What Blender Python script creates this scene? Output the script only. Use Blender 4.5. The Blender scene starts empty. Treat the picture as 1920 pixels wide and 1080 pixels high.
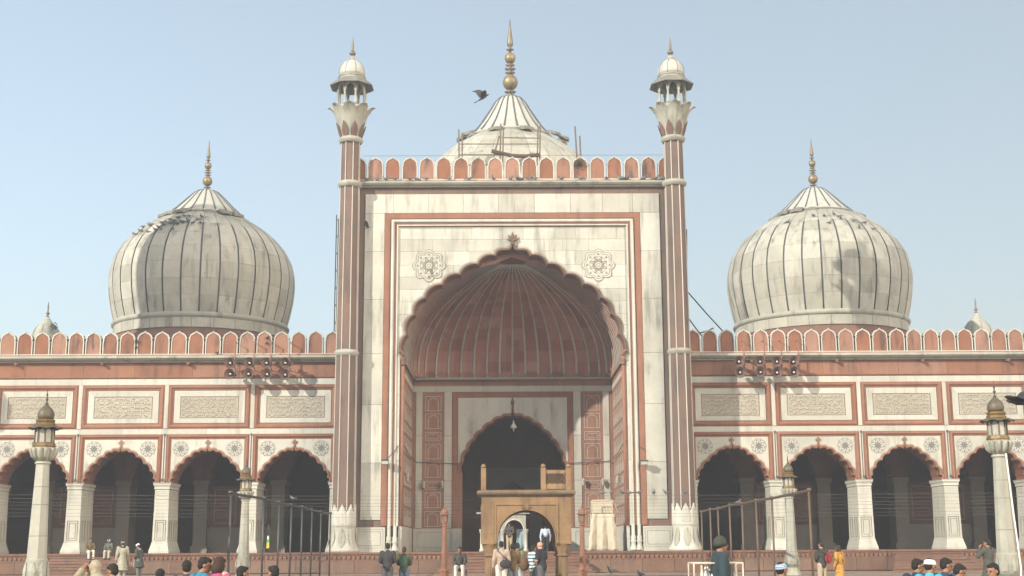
import bpy, math, random
from mathutils import Vector, Matrix
from mathutils.geometry import delaunay_2d_cdt
random.seed(7)
rnd = random.Random(11)
PI = math.pi
R = math.radians
S = bpy.context.scene
COL = S.collection

# ------------------------------------------------------------------ camera, sky, sun, exposure
FPX, EYE, ROLL = 2450.0, (-0.4, 0.0, 1.5), R(0.3)
PITCH = math.atan(490 / FPX)
YAW = math.atan(0.37 / 65)
cd = bpy.data.cameras.new('camera'); cam = bpy.data.objects.new('camera', cd); COL.objects.link(cam)
cd.sensor_width = 36; cd.lens = 36 * FPX / 1920; cd.clip_start = .1; cd.clip_end = 3000
cam.matrix_world = (Matrix.Translation(EYE) @ Matrix.Rotation(-YAW, 4, 'Z') @ Matrix.Rotation(PI/2 + PITCH, 4, 'X')
                    @ Matrix.Rotation(-ROLL, 4, 'Z'))
S.camera = cam
SUN_AZ, SUN_EL = R(48), R(24.5)          # azimuth measured from behind the camera towards the left
W = bpy.data.worlds.new('World'); S.world = W; W.use_nodes = True
nt = W.node_tree; nt.nodes.clear()
sky = nt.nodes.new('ShaderNodeTexSky'); sky.sky_type = 'NISHITA'; sky.sun_disc = False
sky.sun_elevation = SUN_EL; sky.sun_rotation = PI - SUN_AZ
sky.air_density = 1.0; sky.dust_density = 4.0; sky.ozone_density = 1.0
bg = nt.nodes.new('ShaderNodeBackground'); bg.inputs['Strength'].default_value = 0.15
out = nt.nodes.new('ShaderNodeOutputWorld')
mixn = nt.nodes.new('ShaderNodeMix'); mixn.data_type = 'RGBA'; mixn.inputs[0].default_value = .36      # thin winter overcast veils the blue
mixn.inputs[7].default_value = (2.0, 2.05, 1.55, 1)
tint = nt.nodes.new('ShaderNodeMix'); tint.data_type = 'RGBA'; tint.blend_type = 'MULTIPLY'; tint.inputs[0].default_value = 1
tint.inputs[7].default_value = (.94, .92, .90, 1)      # white-balance tint multiplied over the whole sky colour
nt.links.new(sky.outputs[0], mixn.inputs[6]); nt.links.new(mixn.outputs[2], tint.inputs[6]); nt.links.new(tint.outputs[2], bg.inputs[0]); nt.links.new(bg.outputs[0], out.inputs[0])
sl = bpy.data.lights.new('sun', 'SUN'); sl.energy = 2.9; sl.angle = R(0.6); sl.color = (1, .90, .74)
so = bpy.data.objects.new('sun', sl); COL.objects.link(so)
sd = Vector((-math.sin(SUN_AZ) * math.cos(SUN_EL), -math.cos(SUN_AZ) * math.cos(SUN_EL), math.sin(SUN_EL)))
so.rotation_euler = sd.to_track_quat('Z', 'Y').to_euler(); so.location = sd * 60
S.view_settings.view_transform = 'Standard'; S.view_settings.look = 'None'
S.view_settings.exposure = 1.16; S.view_settings.gamma = 1.0; S.view_settings.use_curve_mapping = False
S.cycles.use_denoising = True
S.cycles.max_bounces = 6; S.cycles.volume_bounces = 1

def at(x, y, Y):
    """point of the place seen at photograph pixel x, y on the upright plane at distance Y"""
    u, v = x - 960, 540 - y
    c, s = math.cos(-ROLL), math.sin(-ROLL); u, v = u*c - v*s, u*s + v*c
    d = (u, FPX*math.cos(PITCH) - v*math.sin(PITCH), FPX*math.sin(PITCH) + v*math.cos(PITCH))
    cy, sy = math.cos(-YAW), math.sin(-YAW)
    d = (d[0]*cy - d[1]*sy, d[0]*sy + d[1]*cy, d[2]); t = Y / d[1]
    return Vector((EYE[0] + d[0]*t, Y, EYE[2] + d[2]*t))

# ------------------------------------------------------------------ materials
MATS = {}
def stone(name, c1, c2, scale=.6, dark=None, streak=0.0, rough=.75, bump=.25, rand=.12, fine=6.0, spots=0.0, stretch=.12, detail=6):
    m = bpy.data.materials.new(name); m.use_nodes = True; MATS[name] = m
    n = m.node_tree.nodes; L = m.node_tree.links; b = n['Principled BSDF']
    b.inputs['Roughness'].default_value = rough
    geo = n.new('ShaderNodeNewGeometry')
    def noise(sc, det=detail, scl=(1, 1, 1), ro=.6):
        mp = n.new('ShaderNodeMapping'); mp.inputs['Scale'].default_value = scl
        L.new(geo.outputs['Position'], mp.inputs[0])
        t = n.new('ShaderNodeTexNoise'); t.inputs['Scale'].default_value = sc; t.inputs['Detail'].default_value = det
        t.inputs['Roughness'].default_value = ro
        L.new(mp.outputs[0], t.inputs['Vector']); return t.outputs['Fac']
    def ramp(src, a, bb, lo=0, hi=1):
        r = n.new('ShaderNodeMapRange'); r.inputs[1].default_value = a; r.inputs[2].default_value = bb
        r.inputs[3].default_value = lo; r.inputs[4].default_value = hi
        L.new(src, r.inputs[0]); return r.outputs[0]
    def mix(f, a, bb, mode='MIX'):
        x = n.new('ShaderNodeMix'); x.data_type = 'RGBA'; x.blend_type = mode
        if isinstance(f, float): x.inputs[0].default_value = f
        else: L.new(f, x.inputs[0])
        for k, q in ((6, a), (7, bb)):
            if isinstance(q, tuple): x.inputs[k].default_value = (*q, 1)
            else: L.new(q, x.inputs[k])
        return x.outputs[2]
    col = mix(ramp(noise(scale), .35, .65), c1, c2)
    col = mix(ramp(noise(fine, 4), .3, .7, 0, .35), col, tuple(x*.72 for x in c1))
    if streak > 0:
        d = dark or tuple(x*.4 for x in c1)
        s1 = ramp(noise(2.6, 6, (1, 1, stretch)), .49, .66)
        s2 = ramp(noise(.55, 3), .38, .58)
        mm = n.new('ShaderNodeMath'); mm.operation = 'MULTIPLY'; L.new(s1, mm.inputs[0]); L.new(s2, mm.inputs[1])
        m2 = n.new('ShaderNodeMath'); m2.operation = 'MULTIPLY'; L.new(mm.outputs[0], m2.inputs[0]); m2.inputs[1].default_value = streak
        col = mix(m2.outputs[0], col, d)
    if spots > 0:
        col = mix(ramp(noise(1.7, 8, (1, 1, 1), .75), .60, .70, 0, spots), col, dark or tuple(x*.35 for x in c1))
    if rand > 0:
        oi = n.new('ShaderNodeObjectInfo')
        v = ramp(oi.outputs['Random'], 0, 1, 1 - rand, 1 + rand)
        h = n.new('ShaderNodeHueSaturation'); L.new(v, h.inputs['Value']); L.new(col, h.inputs['Color'])
        L.new(ramp(oi.outputs['Random'], 0, 1, 1 + rand, 1 - rand), h.inputs['Saturation'])
        col = h.outputs[0]
    L.new(col, b.inputs['Base Color'])
    if bump > 0:
        bp = n.new('ShaderNodeBump'); bp.inputs['Strength'].default_value = bump; bp.inputs['Distance'].default_value = .02
        L.new(noise(fine * 2, 5), bp.inputs['Height']); L.new(bp.outputs[0], b.inputs['Normal'])
    return m
def plain(name, c, rough=.6, metal=0.0, var=.25, scale=9.0, rand=0.0, bump=.0):
    m = stone(name, c, tuple(x*(1-var) for x in c), scale=scale, rough=rough, bump=bump, rand=rand, fine=scale*4)
    m.node_tree.nodes['Principled BSDF'].inputs['Metallic'].default_value = metal
    return m

marble = stone('marble', (.475, .482, .44), (.42, .425, .39), .5, (.24, .23, .20), .55, .55, .15, .10)
marble_face = stone('marble_facing', (.485, .488, .44), (.39, .395, .36), .45, (.20, .195, .17), .85, .5, .12, .12)
marble_dome = stone('marble_dome', (.42, .415, .36), (.335, .332, .29), .7, (.17, .168, .15), .9, .6, .2, .15, spots=.35, stretch=.08)
marble_old = stone('marble_weathered', (.375, .38, .33), (.285, .292, .255), .8, (.16, .155, .13), .8, .7, .3, .10, spots=.4)
marble_grey = stone('marble_grey', (.25, .25, .235), (.31, .30, .28), 3, rough=.6, rand=.05)
inlay_dark = plain('inlay_black', (.10, .11, .125), .6, rand=.0)
inlay_line = plain('inlay_line', (.17, .155, .13), .7)
star_stone = plain('star_stone', (.17, .175, .17), .6)
inlay_fine = plain('inlay_fine', (.30, .28, .24), .7)
ochre_marble = stone('marble_inscribed', (.40, .38, .315), (.34, .325, .275), 1.2, rand=.06)
red = stone('sandstone_red', (.285, .145, .095), (.215, .105, .072), .7, (.10, .06, .05), .75, .85, .35, .09, spots=.35)
red_lite = stone('sandstone_merlon', (.30, .15, .098), (.215, .102, .07), .9, (.07, .045, .04), 1.0, .85, .35, .15, spots=.25, stretch=.18)
red_frame = stone('sandstone_frame', (.265, .125, .08), (.21, .098, .065), 1.5, (.12, .07, .05), .5, .85, .25, .06)
red_dark = stone('sandstone_dark', (.17, .095, .07), (.21, .11, .08), .8, (.07, .045, .04), .6, .85, .35, .12, spots=.4)
collar_stone = stone('collar_stone', (.24, .235, .20), (.17, .17, .145), 2, rand=.12)
carpet = stone('prayer_carpet', (.085, .045, .04), (.06, .04, .035), 2, rand=0)
red_plinth = stone('sandstone_plinth', (.185, .11, .08), (.14, .09, .068), .9, (.09, .065, .055), .7, .85, .35, .12, spots=.5)
red_vault = stone('sandstone_vault', (.38, .19, .15), (.32, .15, .12), .6, (.10, .05, .04), .5, .85, .3, .10, spots=.3)
red_shaft = stone('sandstone_shaft', (.175, .11, .088), (.12, .09, .08), .5, (.075, .06, .055), .9, .8, .25, .05, spots=.6)
rim_stone = stone('arch_rim_stone', (.19, .10, .072), (.13, .085, .068), .8, (.08, .06, .05), .7, .8, .25, .04, spots=.5)
red_pave = stone('sandstone_paving', (.24, .18, .14), (.20, .155, .125), .6, (.15, .11, .09), .2, .85, .3, .14)
buff = stone('sandstone_buff', (.26, .165, .085), (.17, .11, .06), 1.5, (.08, .055, .035), 1.0, .8, .35, .05, spots=.4)
interior = stone('interior_stone', (.30, .26, .22), (.24, .20, .17), .8, rand=.05)
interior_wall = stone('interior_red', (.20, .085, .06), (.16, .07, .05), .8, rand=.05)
gold = stone('gilded_copper', (.30, .23, .12), (.20, .165, .10), 3, (.12, .11, .08), .7, .5, .1, 0); gold.node_tree.nodes['Principled BSDF'].inputs['Metallic'].default_value = .5
copper = plain('weathered_copper', (.20, .17, .13), .5, .6)
lamp_metal = plain('lamp_bronze', (.13, .11, .075), .55, .2)
lamp_gold = plain('lamp_ochre', (.17, .11, .035), .5, .2)
iron = plain('iron_pole', (.07, .075, .075), .5, .4)
iron_rust = plain('rusty_pipe', (.135, .095, .07), .6, .2)
horn_mat = plain('horn_paint', (.26, .13, .10), .55, .0)
horn_in = plain('horn_inside', (.20, .13, .11), .6)
wire_mat = plain('wire', (.10, .09, .08), .6)
white_paint = plain('white_paint', (.75, .74, .70), .5)
cloth_cream = stone('cream_cloth', (.50, .46, .37), (.44, .40, .32), 2, rand=0, bump=.1)
cloth_blue = plain('blue_cloth', (.30, .40, .46), .8)
wood_dark = plain('dark_wood', (.10, .055, .035), .7)
bamboo = plain('scaffold_wood', (.16, .13, .10), .7)
glassm = plain('lamp_glass', (.42, .42, .38), .15)
leaf = plain('leaf', (.05, .075, .03), .7, var=.5)
pig = plain('pigeon_grey', (.15, .16, .18), .6, rand=.25)
pigd = plain('pigeon_dark', (.05, .05, .055), .6)
skin = plain('skin', (.27, .145, .09), .55, var=.08)
skin_pale = plain('skin_pale', (.50, .28, .20), .55, var=.08)
hair = plain('hair_black', (.012, .010, .009), .85, var=.2)
hair_brown = plain('hair_brown', (.04, .02, .013), .85)
def cloth(name, c): return MATS.get(name) or plain(name, c, .85, var=.22, scale=7, bump=.25)

# ------------------------------------------------------------------ mesh helpers
class MB:
    def __init__(s): s.v = []; s.f = []; s.m = []
    def add(s, vs, fs, mi=0, M=None):
        b = len(s.v)
        s.v += [tuple(M @ Vector(p)) for p in vs] if M is not None else [tuple(p) for p in vs]
        for q in fs: s.f.append(tuple(b + i for i in q)); s.m.append(mi)
        return s
    def box(s, x0, x1, y0, y1, z0, z1, mi=0, M=None):
        vs = [(x0,y0,z0),(x1,y0,z0),(x1,y1,z0),(x0,y1,z0),(x0,y0,z1),(x1,y0,z1),(x1,y1,z1),(x0,y1,z1)]
        return s.add(vs, [(3,2,1,0),(4,5,6,7),(0,1,5,4),(1,2,6,5),(2,3,7,6),(3,0,4,7)], mi, M)
    def prism(s, poly, y0, y1, mi=0, M=None):
        """poly in x,z seen from the front; y0 front, y1 back"""
        n = len(poly)
        a = sum(poly[i][0]*poly[(i+1) % n][1] - poly[(i+1) % n][0]*poly[i][1] for i in range(n))
        if a < 0: poly = poly[::-1]
        vs = [(x, y0, z) for x, z in poly] + [(x, y1, z) for x, z in poly]
        fs = [tuple(range(n)), tuple(range(2*n-1, n-1, -1))]
        fs += [(i, i+n, (i+1) % n + n, (i+1) % n) for i in range(n)]
        return s.add(vs, fs, mi, M)
    def lathe(s, prof, n=16, c=(0, 0, 0), ph=0.0, mi=0, cap=True, a0=0.0, a1=None, M=None):
        full = a1 is None; a1 = 2*PI if full else a1; k = n if full else n + 1
        vs = []; fs = []
        for r, z in prof:
            for i in range(k):
                a = a0 + ph + (a1 - a0) * i / n
                vs.append((c[0] + r*math.cos(a), c[1] + r*math.sin(a), c[2] + z))
        for j in range(len(prof) - 1):
            for i in range(n):
                i2 = (i+1) % k if full else i+1
                fs.append((j*k+i, j*k+i2, (j+1)*k+i2, (j+1)*k+i))
        if cap and full:
            fs.append(tuple(range(k-1, -1, -1))); fs.append(tuple((len(prof)-1)*k + i for i in range(k)))
        return s.add(vs, fs, mi, M)
    def tube(s, pts, r, n=6, mi=0, M=None):
        pts = [Vector(p) for p in pts]; rs = r if isinstance(r, (list, tuple)) else [r]*len(pts)
        vs = []; fs = []
        for i, p in enumerate(pts):
            d = (pts[min(i+1, len(pts)-1)] - pts[max(i-1, 0)]).normalized()
            a = d.orthogonal().normalized() if i == 0 else (a - d*a.dot(d)).normalized()
            b = d.cross(a)
            for k in range(n):
                t = 2*PI*k/n; vs.append(p + (a*math.cos(t) + b*math.sin(t))*rs[i])
        for i in range(len(pts)-1):
            for k in range(n): fs.append((i*n+k, i*n+(k+1) % n, (i+1)*n+(k+1) % n, (i+1)*n+k))
        fs.append(tuple(range(n-1, -1, -1))); fs.append(tuple((len(pts)-1)*n+k for k in range(n)))
        return s.add(vs, fs, mi, M)
    def sweep(s, path, prof, mi=0, closed=False):
        """path: x,z corners; prof: (outward-to-inward inset d, y). mitred moulding"""
        n = len(path); k = len(prof); vs = []; fs = []
        for i, (x, z) in enumerate(path):
            p = Vector((x, z))
            a = Vector(path[(i-1) % n]) if closed or i > 0 else None
            b = Vector(path[(i+1) % n]) if closed or i < n-1 else None
            d1 = (p - a).normalized() if a is not None else (b - p).normalized()
            d2 = (b - p).normalized() if b is not None else d1
            n1 = Vector((d1.y, -d1.x)); n2 = Vector((d2.y, -d2.x))
            m = (n1 + n2).normalized(); m /= max(.3, m.dot(n1))
            for d, y in prof: vs.append((x + m.x*d, y, z + m.y*d))
        for i in range(n if closed else n-1):
            j = (i+1) % n
            for q in range(k-1): fs.append((i*k+q, i*k+q+1, j*k+q+1, j*k+q))
        return s.add(vs, fs, mi)
    def build(s, name, mats, parent=None, smooth=False, kind=None, loc=None, share=None, angle=None):
        me = bpy.data.meshes.new(name)
        off = Vector((0, 0, 0))
        if parent is not None and loc is None: off = WL.get(parent.name, Vector((0, 0, 0)))
        me.from_pydata([tuple(Vector(p) - off) for p in s.v], [], s.f)
        mats = mats if isinstance(mats, (list, tuple)) else [mats]
        for m in mats: me.materials.append(m)
        if len(mats) > 1: me.polygons.foreach_set('material_index', s.m)
        me.validate()
        if smooth or angle: me.shade_smooth()
        if angle: me.set_sharp_from_angle(angle=R(angle))
        o = bpy.data.objects.new(name, me); COL.objects.link(o)
        if loc is not None: o.location = Vector(loc) - (WL.get(parent.name, Vector((0, 0, 0))) if parent is not None else Vector((0, 0, 0)))
        if parent is not None: o.parent = parent; WL[o.name] = WL.get(parent.name, Vector((0, 0, 0))) if loc is None else Vector(loc)
        if kind: o['kind'] = kind
        return o
WL = {}
def tag(o, label=None, cat=None, group=None, kind=None):
    if label: o['label'] = label
    if cat: o['category'] = cat
    if group: o['group'] = group
    if kind: o['kind'] = kind
    return o
def thing(name, label, cat, loc=(0, 0, 0), rz=0.0, group=None):
    o = bpy.data.objects.new(name, None); COL.objects.link(o); o.location = loc; o.rotation_euler = (0, 0, rz)
    o.empty_display_size = .3; WL[o.name] = Vector((0, 0, 0)) if rz or loc == (0, 0, 0) else Vector(loc)
    return tag(o, label, cat, group)
def local(name, label, cat, group=None):
    """a thing whose parts are written in its own coordinates and which is placed afterwards"""
    return thing(name, label, cat, (0, 0, 0), 0.0, group)
def inst(src, parent, loc, rot=(0, 0, 0), scale=(1, 1, 1), base=Vector((0, 0, 0))):
    """copy of a part and its sub-parts, sharing mesh data"""
    c = src.copy(); COL.objects.link(c); c.parent = parent
    c.location = Vector(loc) - base; c.rotation_euler = rot; c.scale = scale
    for ch in src.children:
        d = ch.copy(); COL.objects.link(d); d.parent = c
    return c
def copy_tree(o, parent=None):
    c = o.copy(); COL.objects.link(c); c.parent = parent
    for ch in list(o.children): copy_tree(ch, c)
    return c

def cusp(nodes, bulge, off=0.0, seg=5, apex_ogee=True):
    """nodes: right half from apex (0,z) down to the springing; returns full outline left springing -> apex -> right springing"""
    P = [Vector(p) for p in nodes]
    N = []
    for i in range(len(P)):
        a = P[max(i-1, 0)]; b = P[min(i+1, len(P)-1)]; d = (b - a).normalized(); N.append(Vector((-d.y, d.x)))
    N[0] = Vector((0, 1.25)); N[-1] = Vector((1, 0))
    P = [p + n*off for p, n in zip(P, N)]
    half = []
    for i in range(len(P)-1):
        a, b = P[i], P[i+1]; d = b - a; nn = Vector((-d.y, d.x)).normalized(); bl = bulge*min(1, d.length/.9 if bulge > .12 else 1)
        for k in range(seg):
            t = k/seg
            q = a.lerp(b, t)
            w = math.sin(PI*t)**.75*bl if k else 0
            if i == 0 and apex_ogee: w = -1.1*bl*math.sin(PI*t/.6) if t < .6 else .5*bl*math.sin(PI*(t-.6)/.4)
            half.append(q + nn*w)
    half.append(P[-1])
    return [(-p.x, p.y) for p in reversed(half[1:])] + [(p.x, p.y) for p in half]

def clip_plate(mb, outer, hole, y0, y1, mi=0):
    """outer (convex x,z polygon) minus hole polygon, given thickness"""
    xs = [p[0] for p in outer]; zs = [p[1] for p in outer]
    ar = sum(hole[i][0]*hole[(i+1) % len(hole)][1] - hole[(i+1) % len(hole)][0]*hole[i][1] for i in range(len(hole)))
    if ar < 0: hole = hole[::-1]
    vs = [Vector(p) for p in outer] + [Vector(p) for p in hole]; n = len(outer)
    r = delaunay_2d_cdt(vs, [], [list(range(n)), list(range(n, n+len(hole)))], 1, 1e-5)
    V, F, OF = r[0], r[2], r[5]
    tris = [f for f, o in zip(F, OF) if 0 in o and 1 not in o]
    if not tris: return False
    cnt = {}
    ff = []
    for t in tris:
        a = sum(V[t[i]].x*V[t[(i+1) % len(t)]].y - V[t[(i+1) % len(t)]].x*V[t[i]].y for i in range(len(t)))
        t = list(t) if a > 0 else list(t)[::-1]; ff.append(t)
        for i in range(len(t)): cnt[(t[i], t[(i+1) % len(t)])] = 1
    used = sorted({i for t in ff for i in t}); ix = {u: k for k, u in enumerate(used)}; m = len(used)
    pv = [(V[u].x, y0, V[u].y) for u in used] + [(V[u].x, y1, V[u].y) for u in used]
    pf = [tuple(ix[i] for i in t) for t in ff]
    for (a, b) in cnt:
        if (b, a) not in cnt: pf.append((ix[a], ix[a]+m, ix[b]+m, ix[b]))
    mb.add(pv, pf, mi); return True

# ------------------------------------------------------------------ the ground
def slab_field(name, x0, x1, y0, y1, z, sx, sy, mat, parent, cap=290):
    cnt = 0
    nx = int((x1-x0)/sx); 
    return cnt
g = MB().add([(-900, -300, -.02), (900, -300, -.02), (900, 1500, -.02), (-900, 1500, -.02)], [(0, 1, 2, 3)])
ground = tag(g.build('ground', red_pave), kind='structure')
ct = MB().box(-48, 48, 8, 49.4, -.015, 0)
tag(ct.build('courtyard', red_pave), kind='structure')
TZ = .42
tm = MB(); tm.box(-48, 48, 51.5, 90, 0.004, TZ - .03)
terrace = tag(tm.build('terrace', red_pave), kind='structure')
# paving slabs of the strip of terrace the picture shows (front edge of it is hidden below the frame)
pv = MB()
pvx = [(-24.5 + i*1.45) for i in range(35)]
proto = None
for j in range(8):
    for i in range(34):
        if j*34 + i >= 290: break
        m_ = MB().box(.01, 1.44, .01, 1.24, -.03, 0 + rnd.uniform(-.004, .004))
        if proto is None: proto = [MB().box(.012, 1.438, .012, 1.238, -.03, q).build('paving_slab', red_pave, terrace, loc=(-24.5, 52.0, TZ + .002)) for q in (0, .004, -.003)]
        elif j == 0 and i < 3:
            proto[i].location = (-24.5 + i*1.45, 52.0, TZ + .002)
        else:
            inst(proto[rnd.randrange(3)], terrace, (-24.5 + i*1.45 + (.7 if j % 2 else 0), 52.0 + j*1.25, TZ + .002))

# ================================================================== THE MOSQUE
mosque = thing('mosque', 'great red sandstone and white marble mosque with three striped domes filling the view', 'mosque', (0, 65, 0))
MO = Vector((0, 65, 0))
FLOOR = 1.40
def mp(name, mb, mat, **k): return mb.build(name, mat, mosque, **k)

# ---- plinth
mp('plinth', MB().box(-31.5, 31.5, 64.35, 92, .0, FLOOR - .1).box(-8.95, 8.95, 61.95, 64.35, .0, FLOOR - .1), red_dark)
lip = MB()
for (x0, x1, y) in ((-31.6, -9.02, 64.22), (9.02, 31.6, 64.22), (-9.08, 9.08, 61.82)):
    lip.box(x0, x1, y, y + .6, FLOOR - .09, FLOOR)
    lip.box(x0 + .02, x1 - .02, y + .05, y + .5, FLOOR - .16, FLOOR - .092)
    lip.box(x0 + .03, x1 - .03, y + .04, y + .5, FLOOR - .38, FLOOR - .33)
mp('plinth_moulding', lip, red_dark)
mp('floor', MB().box(-31.3, 31.3, 64.4, 91.9, FLOOR - .098, FLOOR - .012).box(-8.8, 8.8, 62.1, 64.396, FLOOR - .098, FLOOR - .012), carpet)
fr = MB()   # carved scallop frieze under the lip
def scallops(x0, x1, y):
    x = x0
    while x < x1 - .2:
        fr.prism([(x + .02, FLOOR-.17), (x + .20, FLOOR-.17), (x + .20, FLOOR-.24), (x + .16, FLOOR-.30), (x + .11, FLOOR-.325), (x + .06, FLOOR-.30), (x + .02, FLOOR-.24)], y, y + .08)
        x += .22
scallops(-31.4, -9, 64.29); scallops(9, 31.4, 64.29); scallops(-8.9, 8.9, 61.89)
mp('carved_frieze', fr, red_dark, kind='stuff')
# plinth facing slabs
for (x0, x1, y) in ((-30, -9.0, 64.28), (9.0, 30, 64.28), (-8.9, 8.9, 61.88)):
    n = round((x1-x0)/1.5); w = (x1-x0)/n; z0 = .44
    for i in range(n):
        mp('plinth_slab', MB().box(x0 + i*w + .008, x0 + (i+1)*w - .008, y - rnd.uniform(0, .012), y + .06, z0, FLOOR - .385), red_plinth)
# flights of steps
def steps(cx, w, yfront, n=6):
    for i in range(n):
        z1 = FLOOR - .02 - (i+1)*(FLOOR - TZ)/(n+1)
        mp('step', MB().box(cx - w - i*.12, cx + w + i*.12, yfront - .34*(i+1), yfront - .34*i + .005, TZ - .02, z1 - .042).box(cx - w - i*.12 - .02, cx + w + i*.12 + .02, yfront - .34*(i+1) - .03, yfront - .34*i + .004, z1 - .04, z1), (red_plinth, red_dark)[i % 2])
steps(0, 3.0, 61.80); steps(-20.6, 1.6, 64.2); steps(19.9, 1.6, 64.2)

# ---- arcaded wings
PITCHX, BAY0 = 4.285, 10.83
WN = [(0, 6.50), (.40, 6.26), (.77, 6.03), (1.14, 5.72), (1.46, 5.37), (1.63, 5.0), (1.66, 4.80)]
WB = .115
intr = cusp(WN, WB, 0, 6); extr = cusp(WN, WB*.8, .13, 6); extm = cusp(WN, WB*.95, .045, 6)
HB = PITCHX/2

def wing_parts():
    """prototypes of one bay, in bay-centred coordinates (x=0, y=0 at the face, z from the ground)"""
    P = {}
    def b(name, mb, mat, **k):
        o = mb.build(name, mat, mosque, loc=(0, 65, 0), **k); P.setdefault(name, []).append(o); return o
    b('arch_wall', MB().prism([(-HB, 4.8)] + intr + [(HB, 4.8), (HB, 9.95), (-HB, 9.95)], .02, .42), red)
    sm = cusp(WN, .03, .14, 4)
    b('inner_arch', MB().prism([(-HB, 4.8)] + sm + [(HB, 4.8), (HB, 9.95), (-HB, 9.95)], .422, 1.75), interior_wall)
    ex2 = [(max(-1.795, min(1.795, x)), z) for x, z in extr]
    b('spandrel', MB().prism([(-1.80, 4.81)] + ex2 + [(1.80, 4.81), (1.80, 6.92), (-1.80, 6.92)], -.02, .021), marble_face)
    a = MB(); k = len(extr)
    ln = []
    for c, y in ((extr, -.022), (extr, -.07), (extm, -.085), (intr, -.05), (intr, .2)): ln += [(x, y, z) for x, z in c]
    a.add(ln, [(q*k+i, (q+1)*k+i, (q+1)*k+i+1, q*k+i+1) for q in range(4) for i in range(k-1)])
    b('arch_moulding', a, red_frame, angle=50)
    l2 = MB(); ll = []
    for off in (.150, .172):
        c = [(max(-1.79, min(1.79, x)), z) for x, z in cusp(WN, WB*.8, off, 6)]; ll += [(x, -.026, z) for x, z in c]
    l2.add(ll, [(i, i+1, k+i+1, k+i) for i in range(k-1)])
    b('inlay_line', l2, inlay_fine)
    f = MB()   # finial of the arch
    f.prism([(-.035, 6.60), (-.03, 6.70), (-.12, 6.71), (-.10, 6.75), (-.14, 6.80), (-.07, 6.80), (-.05, 6.85), (0, 6.91), (.05, 6.85), (.07, 6.80), (.14, 6.80), (.10, 6.75), (.12, 6.71), (.03, 6.70), (.035, 6.60)], -.075, -.018)
    b('arch_finial', f, red_frame)
    prof = [(-.0, .022), (-.0, -.05), (.05, -.05), (.06, -.09), (.12, -.11), (.17, -.07), (.19, -.035), (.235, -.03), (.245, .022)]
    b('moulded_frame', MB().sweep([(-2.045, 4.81), (-2.045, 7.17), (2.045, 7.17), (2.045, 4.81)], prof), red_frame, angle=30)
    b('moulded_frame', MB().sweep([(-2.045, 7.44), (-2.045, 9.63), (2.045, 9.63), (2.045, 7.44)], [(d*1.12, y) for d, y in prof], closed=True), red_frame, angle=30)
    # inscription panel: mitred marble border in four pieces and the carved tablet
    x, z0, z1, xi, zi0, zi1 = 1.755, 7.73, 9.345, 1.45, 7.97, 9.05
    for poly in ([(-x, z0), (x, z0), (xi, zi0), (-xi, zi0)], [(x-.0, z0+.005), (x, z1-.005), (xi+.005, zi1), (xi+.005, zi0)], [(-x, z1), (-xi, zi1+.005), (xi, zi1+.005), (x, z1)], [(-x, z0+.005), (-xi-.005, zi0), (-xi-.005, zi1), (-x, z1-.005)]):
        b('panel_border', MB().prism(poly, -.015, .021), marble)
    b('inscription_tablet', MB().box(-xi+.012, xi-.012, -.004, .021, zi0+.012, zi1-.012), ochre_marble)
    il = MB()
    for (u0, u1, w0, w1) in ((-xi+.02, xi-.02, zi0+.02, zi0+.036), (-xi+.02, xi-.02, zi1-.036, zi1-.02), (-xi+.02, -xi+.036, zi0+.02, zi1-.02), (xi-.036, xi-.02, zi0+.02, zi1-.02)):
        il.box(u0, u1, -.008, -.003, w0, w1)
    for q in range(1, 5):
        z = zi0 + .03 + q*(zi1-zi0-.06)/5; il.box(-xi+.04, xi-.04, -.007, -.003, z-.006, z+.006)
    b('inlay_border', il, inlay_line)
    # rosettes
    for sx in (-1, 1):
        cx, cz = sx*1.33, 6.46
        def ringp(r, amp, n, ph=0, k=6): return [(cx + 1.14*(r + amp*abs(math.cos(n*t/2 + ph)))*math.cos(t), cz + 1.14*(r + amp*abs(math.cos(n*t/2 + ph)))*math.sin(t)) for t in [2*PI*i/(n*k) for i in range(n*k)]]
        ro = b('rosette', MB().prism(ringp(.315, .035, 10), -.03, -.018), marble_grey)
        w = MB().prism(ringp(.275, .03, 10), -.036, -.0305)
        dk = MB().prism([(cx + (.275 if i % 2 == 0 else .12)*math.cos(PI*i/9 + PI/2), cz + (.275 if i % 2 == 0 else .12)*math.sin(PI*i/9 + PI/2)) for i in range(18)], -.041, -.0365)
        for i in range(9):
            t = 2*PI*(i + .5)/9 + PI/2
            c0 = Vector((cx, cz)); d = Vector((math.cos(t), math.sin(t))); nn = Vector((-d.y, d.x))
            dk.prism([tuple(c0 + d*.22), tuple(c0 + d*.32 + nn*.045), tuple(c0 + d*.32 - nn*.045)], -.040, -.0365)
        off = Vector((0, 65, 0))
        for mb, m, nm in ((w, marble, 'petal_ring'), (dk, star_stone, 'star_inlay')):
            me = bpy.data.meshes.new(nm); me.from_pydata(mb.v, [], mb.f); me.materials.append(m)
            oo = bpy.data.objects.new(nm, me); COL.objects.link(oo); oo.parent = ro
    return P
protos = wing_parts()
bays = [s*(BAY0 + PITCHX*k) for k in range(5) for s in (-1, 1)]
first = True
for cx in bays:
    for nm, lst in protos.items():
        for o in lst:
            if first: o.location.x = cx
            else: inst(o, mosque, (cx, 0, 0))
    first = False
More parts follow.
